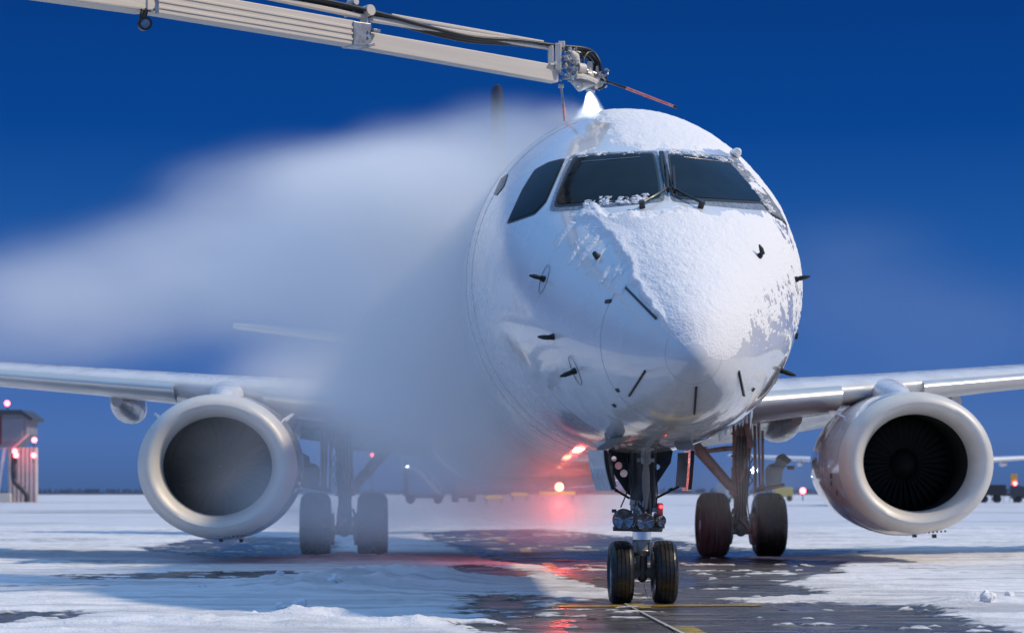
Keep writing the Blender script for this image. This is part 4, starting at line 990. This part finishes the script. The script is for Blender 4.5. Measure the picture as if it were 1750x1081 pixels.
# vehicles
tyr = M['rubber']
def truck(px, py, rz, label, body=(.5, .5, .5), s=1., lamps=False, beacon=False):
    x, y = G(px, py); t = empty('airport_truck', (x, y, -.01), rz); tag(t, label, 'truck', 'service vehicles far behind the airliner'); t.scale = (s, s, s)
    mb = mat('truck_paint', body, .4, coat=.3)
    bm = bm_(); box(bm, (0, -1.9, 1.25), (2.2, 1.7, 1.5)); P = [(-2.75, 1.1), (-2.7, 1.3), (-2.3, 2.1), (-1.05, 2.1), (-1.05, 1.1)]; loft(bm, [[(-1.0, v, z) for v, z in P], [(1.0, v, z) for v, z in P]]); obj('cab', bm, mb, t, smooth=False, bevel=.05)
    bm = bm_(); loft(bm, [[(-.9, -2.735, 1.32), (.9, -2.735, 1.32), (.85, -2.37, 2.0), (-.85, -2.37, 2.0)], [(-.9, -2.70, 1.32), (.9, -2.70, 1.32), (.85, -2.33, 2.0), (-.85, -2.33, 2.0)]]); obj('windscreen', bm, M['glass'], t, smooth=False)
    bm = bm_(); box(bm, (0, 1.1, 1.0), (2.3, 4.0, .25)); box(bm, (0, 1.3, 1.65), (2.2, 3.4, 1.1)); obj('load_bed', bm, mat('truck_bed_paint', tuple(c*.6 for c in body), .5), t, smooth=False, bevel=.04)
    bm = bm_(); box(bm, (0, -2.8, .65), (2.1, .25, .35)); obj('bumper', bm, M['black'], t, bevel=.04)
    for sx_ in (-.95, .95):
        for v in (-1.9, .6, 2.2):
            bm = bm_(); lathe(bm, [(-.15, .001), (-.15, .4), (-.1, .46), (.1, .46), (.15, .4), (.15, .001)], (sx_, v, .46), (1, 0, 0), 24); obj('wheel', bm, tyr, t)
        o = ball('headlight', (sx_*.75, -2.77, .95), .17, lampwht if lamps else M['lens'], t)
    if beacon: ball('beacon', (0, -1.6, 2.35), .22, lampred, t)
    return t
truck(792, 857, R(8), 'truck facing the camera under the belly of the airliner', (.28, .27, .27), .85)
truck(1712, 858, R(84), 'dark truck side-on behind the engine at right, red beacon lit', (.05, .05, .06), .75, beacon=True)
truck(1252, 858, R(10), 'pale truck with lit headlights behind the right main wheels', (.6, .6, .6), .8, lamps=True)
# boarding stairs in the mist
x, y = G(720, 860); t = empty('boarding_stairs', (x, y, 0), R(0)); tag(t, 'pale mobile boarding stairs in the mist left of the belly', 'stairs')
sm = mat('stairs_paint', (.55, .55, .56), .5)
bm = bm_(); bar(bm, (-.4, 0, 2.9), (1.6, 0, .7), 1.2, .25); bar(bm, (-1.6, 0, 2.9), (-.4, 0, 2.9), 1.2, .2); obj('flight', bm, sm, t, smooth=False)
for yy in (-.6, .6):
    bm = bm_(); bar(bm, (-.4, yy, 3.8), (1.6, yy, 1.6), .06, .06); bar(bm, (-1.6, yy, 3.8), (-.4, yy, 3.8), .06, .06); [bar(bm, (q, yy, 3.8 if q < -.4 else 3.8-1.1*(q+.4)), (q, yy, 2.9 if q < -.4 else 2.9-1.1*(q+.4)), .05, .05) for q in (-1.6, -1, -.4, .3, 1, 1.6)]
    obj('handrail', bm, sm, t)
bm = bm_(); box(bm, (.3, 0, .6), (3.2, 1.4, .3)); bar(bm, (-1.3, 0, .6), (-1.3, 0, 2.9), .3, .15); obj('chassis', bm, mat('stairs_chassis', (.08, .08, .09), .5), t, smooth=False)
for sx_ in (-.9, 1.4):
    for yy in (-.6, .6):
        bm = bm_(); lathe(bm, [(-.1, .001), (-.1, .36), (.1, .36), (.1, .001)], (sx_, yy, .36), (0, 1, 0), 20); obj('wheel', bm, tyr, t)
# lamps on posts and lit signs
def lamp_post(px, py, base, r, m, label, cat='lamp'):
    x, y = G(px, base); top = W(px, py, y); t = empty('lamp_post', (x, y, 0)); tag(t, label, cat, 'distant lit lamps on the apron')
    bm = bm_(); tube(bm, [(0, 0, 0), (0, .1, max(.2, top.z-r*.5))], .06, 8); obj('post', bm, hk, t); ball('lamp', (0, 0, top.z), r, m, t)
lamp_post(697, 798, 856, .20, lampwht, 'small white lamp glowing in the mist right of the left main wheels')
lamp_post(1289, 803, 857, .28, lampwht, 'white lamp seen through the right main gear leg')
lamp_post(1325, 839, 855, .26, lampred, 'red lamp just right of the right main gear door')
lamp_post(1372, 838, 855, .32, lampred, 'larger red lamp between the right main gear and the engine')
lamp_post(636, 777, 856, .16, lampred, 'dim red lamp in the mist above the left main wheels')
def sign(x0, x1, py, base, label):
    D = CZ*F/(base-HY); a, b = W(x0, py, D), W(x1, py, D); t = empty('taxiway_sign', ((a.x+b.x)/2, D, 0)); tag(t, label, 'sign', 'lit yellow taxiway signs under the belly'); w = b.x-a.x
    bm = bm_(); box(bm, (0, 0, a.z), (w, .2, .42)); f = obj('sign_box', bm, hk, t, bevel=.03)
    bm = bm_(); box(bm, (0, -.12, a.z), (w*.94, .04, .32)); obj('lit_face', bm, lampyel, f)
    bm = bm_(); [tube(bm, [(q*w*.4, 0, 0), (q*w*.4, 0, a.z-.1)], .06, 8) for q in (-1, 1)]; obj('post', bm, hk, t)
sign(829, 860, 849, 860, 'leftmost and lowest yellow lit sign, right of the truck')
sign(873, 903, 844, 856, 'middle yellow lit sign between two others under the belly')
sign(920, 985, 842, 855, 'longest yellow lit sign, under the red beacon')
# yellow cart and warning board
x, y = G(1338, 856); t = empty('baggage_cart', (x, y, 0)); tag(t, 'small yellow cart beside the red lamps right of the right main wheels', 'cart')
bm = bm_(); box(bm, (0, 0, .95), (1.9, 1.4, 1.0)); obj('box_body', bm, mat('cart_yellow', (.5, .4, .12), .5), t, bevel=.05)
for sx_ in (-.6, .6):
    bm = bm_(); lathe(bm, [(-.1, .001), (-.1, .3), (.1, .3), (.1, .001)], (sx_, -.6, .3), (0, 1, 0), 18); obj('wheel', bm, tyr, t)
x, y = G(1733, 858); t = empty('warning_board', (x, y, 0)); tag(t, 'yellow board on a post behind the dark truck at right', 'sign')
bm = bm_(); tube(bm, [(0, 0, 0), (0, 0, 1.6)], .07, 8); obj('post', bm, hk, t); bm = bm_(); box(bm, (0, 0, 2.1), (.6, .06, 1.1)); box(bm, (.05, 0, 1.5), (.5, .06, .5)); obj('board', bm, mat('board_yellow', (.55, .36, .06), .5), t, bevel=.02)
# rail fence behind the dark truck
x, y = G(1735, 857); t = empty('rail_fence', (x, y, 0)); tag(t, 'low dark rail fence at the far right behind the truck', 'fence')
bm = bm_()
for k in range(14): bar(bm, (-2.2+k*.6, .6, 0), (-2.2+k*.6, .6, 1.25), .05, .05)
obj('post', bm, hk, t); bm = bm_(); [bar(bm, (-2.3, .6, z), (5.8, .6, z), .05, .06) for z in (.6, 1.2)]; obj('rail', bm, hk, t)
# another airliner parked behind, mostly hidden by the engine
PD = 150.0; px0 = W(1550, 840, PD).x
par = empty('parked_airliner', (px0, PD, 0)); tag(par, 'white parked airliner far behind, only wings and tailplane showing past the engine', 'airplane')
pw = mat('parked_airliner_white', (.75, .74, .74), .35, coat=.3)
bm = bm_(); loft(bm, [[(r*math.cos(a), v, z+r*math.sin(a)) for a in np.linspace(0, 2*math.pi, 24, endpoint=False)] for v, r, z in ((-14, .1, 2.6), (-13.4, .7, 2.7), (-12, 1.2, 2.9), (-9, 1.4, 3), (10, 1.4, 3), (16, .8, 3.4), (20, .15, 3.8))]); obj('fuselage', bm, pw, par)
for sg in (1, -1):
    bm = bm_(); loft(bm, [[(sg*x, v+c*ch, z0+z*ch) for c, z in AF] for x, v, ch, z0 in ((1, -3, 5, 2.9), (9.5, 1.5, 2.2, 3.40), (12, 2.8, 1.4, 3.55))]); w = obj('wing', bm, pw, par)
    bm = bm_(); lathe(bm, [(0, .05), (.3, .16), (1.2, .2), (2, .05)], (sg*7.1, 1.2, 2.95), (0, 1, 0), 16); obj('flap_fairing', bm, pw, w)
    bm = bm_(); loft(bm, [[(sg*x, v+c*ch, 6.85+.04*x+z*ch) for c, z in AF] for x, v, ch in ((.1, 15.5, 2.2), (8.0, 17.8, 1.2))]); obj('tailplane', bm, pw, par)
bm = bm_(); loft(bm, [[(z*ch, v+c*ch, zz) for c, z in AF] for zz, v, ch in ((3.6, 12.5, 4), (7, 15, 2.6))]); obj('tail_fin', bm, pw, par)
for sx_, v in ((0, -10.5), (2.2, 1), (-2.2, 1)):
    bm = bm_(); tube(bm, [(sx_, v, .3), (sx_, v, 2.6)], .12, 10); o = obj('landing_gear', bm, hk, par); bm = bm_(); lathe(bm, [(-.25, .001), (-.25, .4), (.25, .4), (.25, .001)], (sx_, v, .4), (1, 0, 0), 20); obj('tyre', bm, tyr, o)
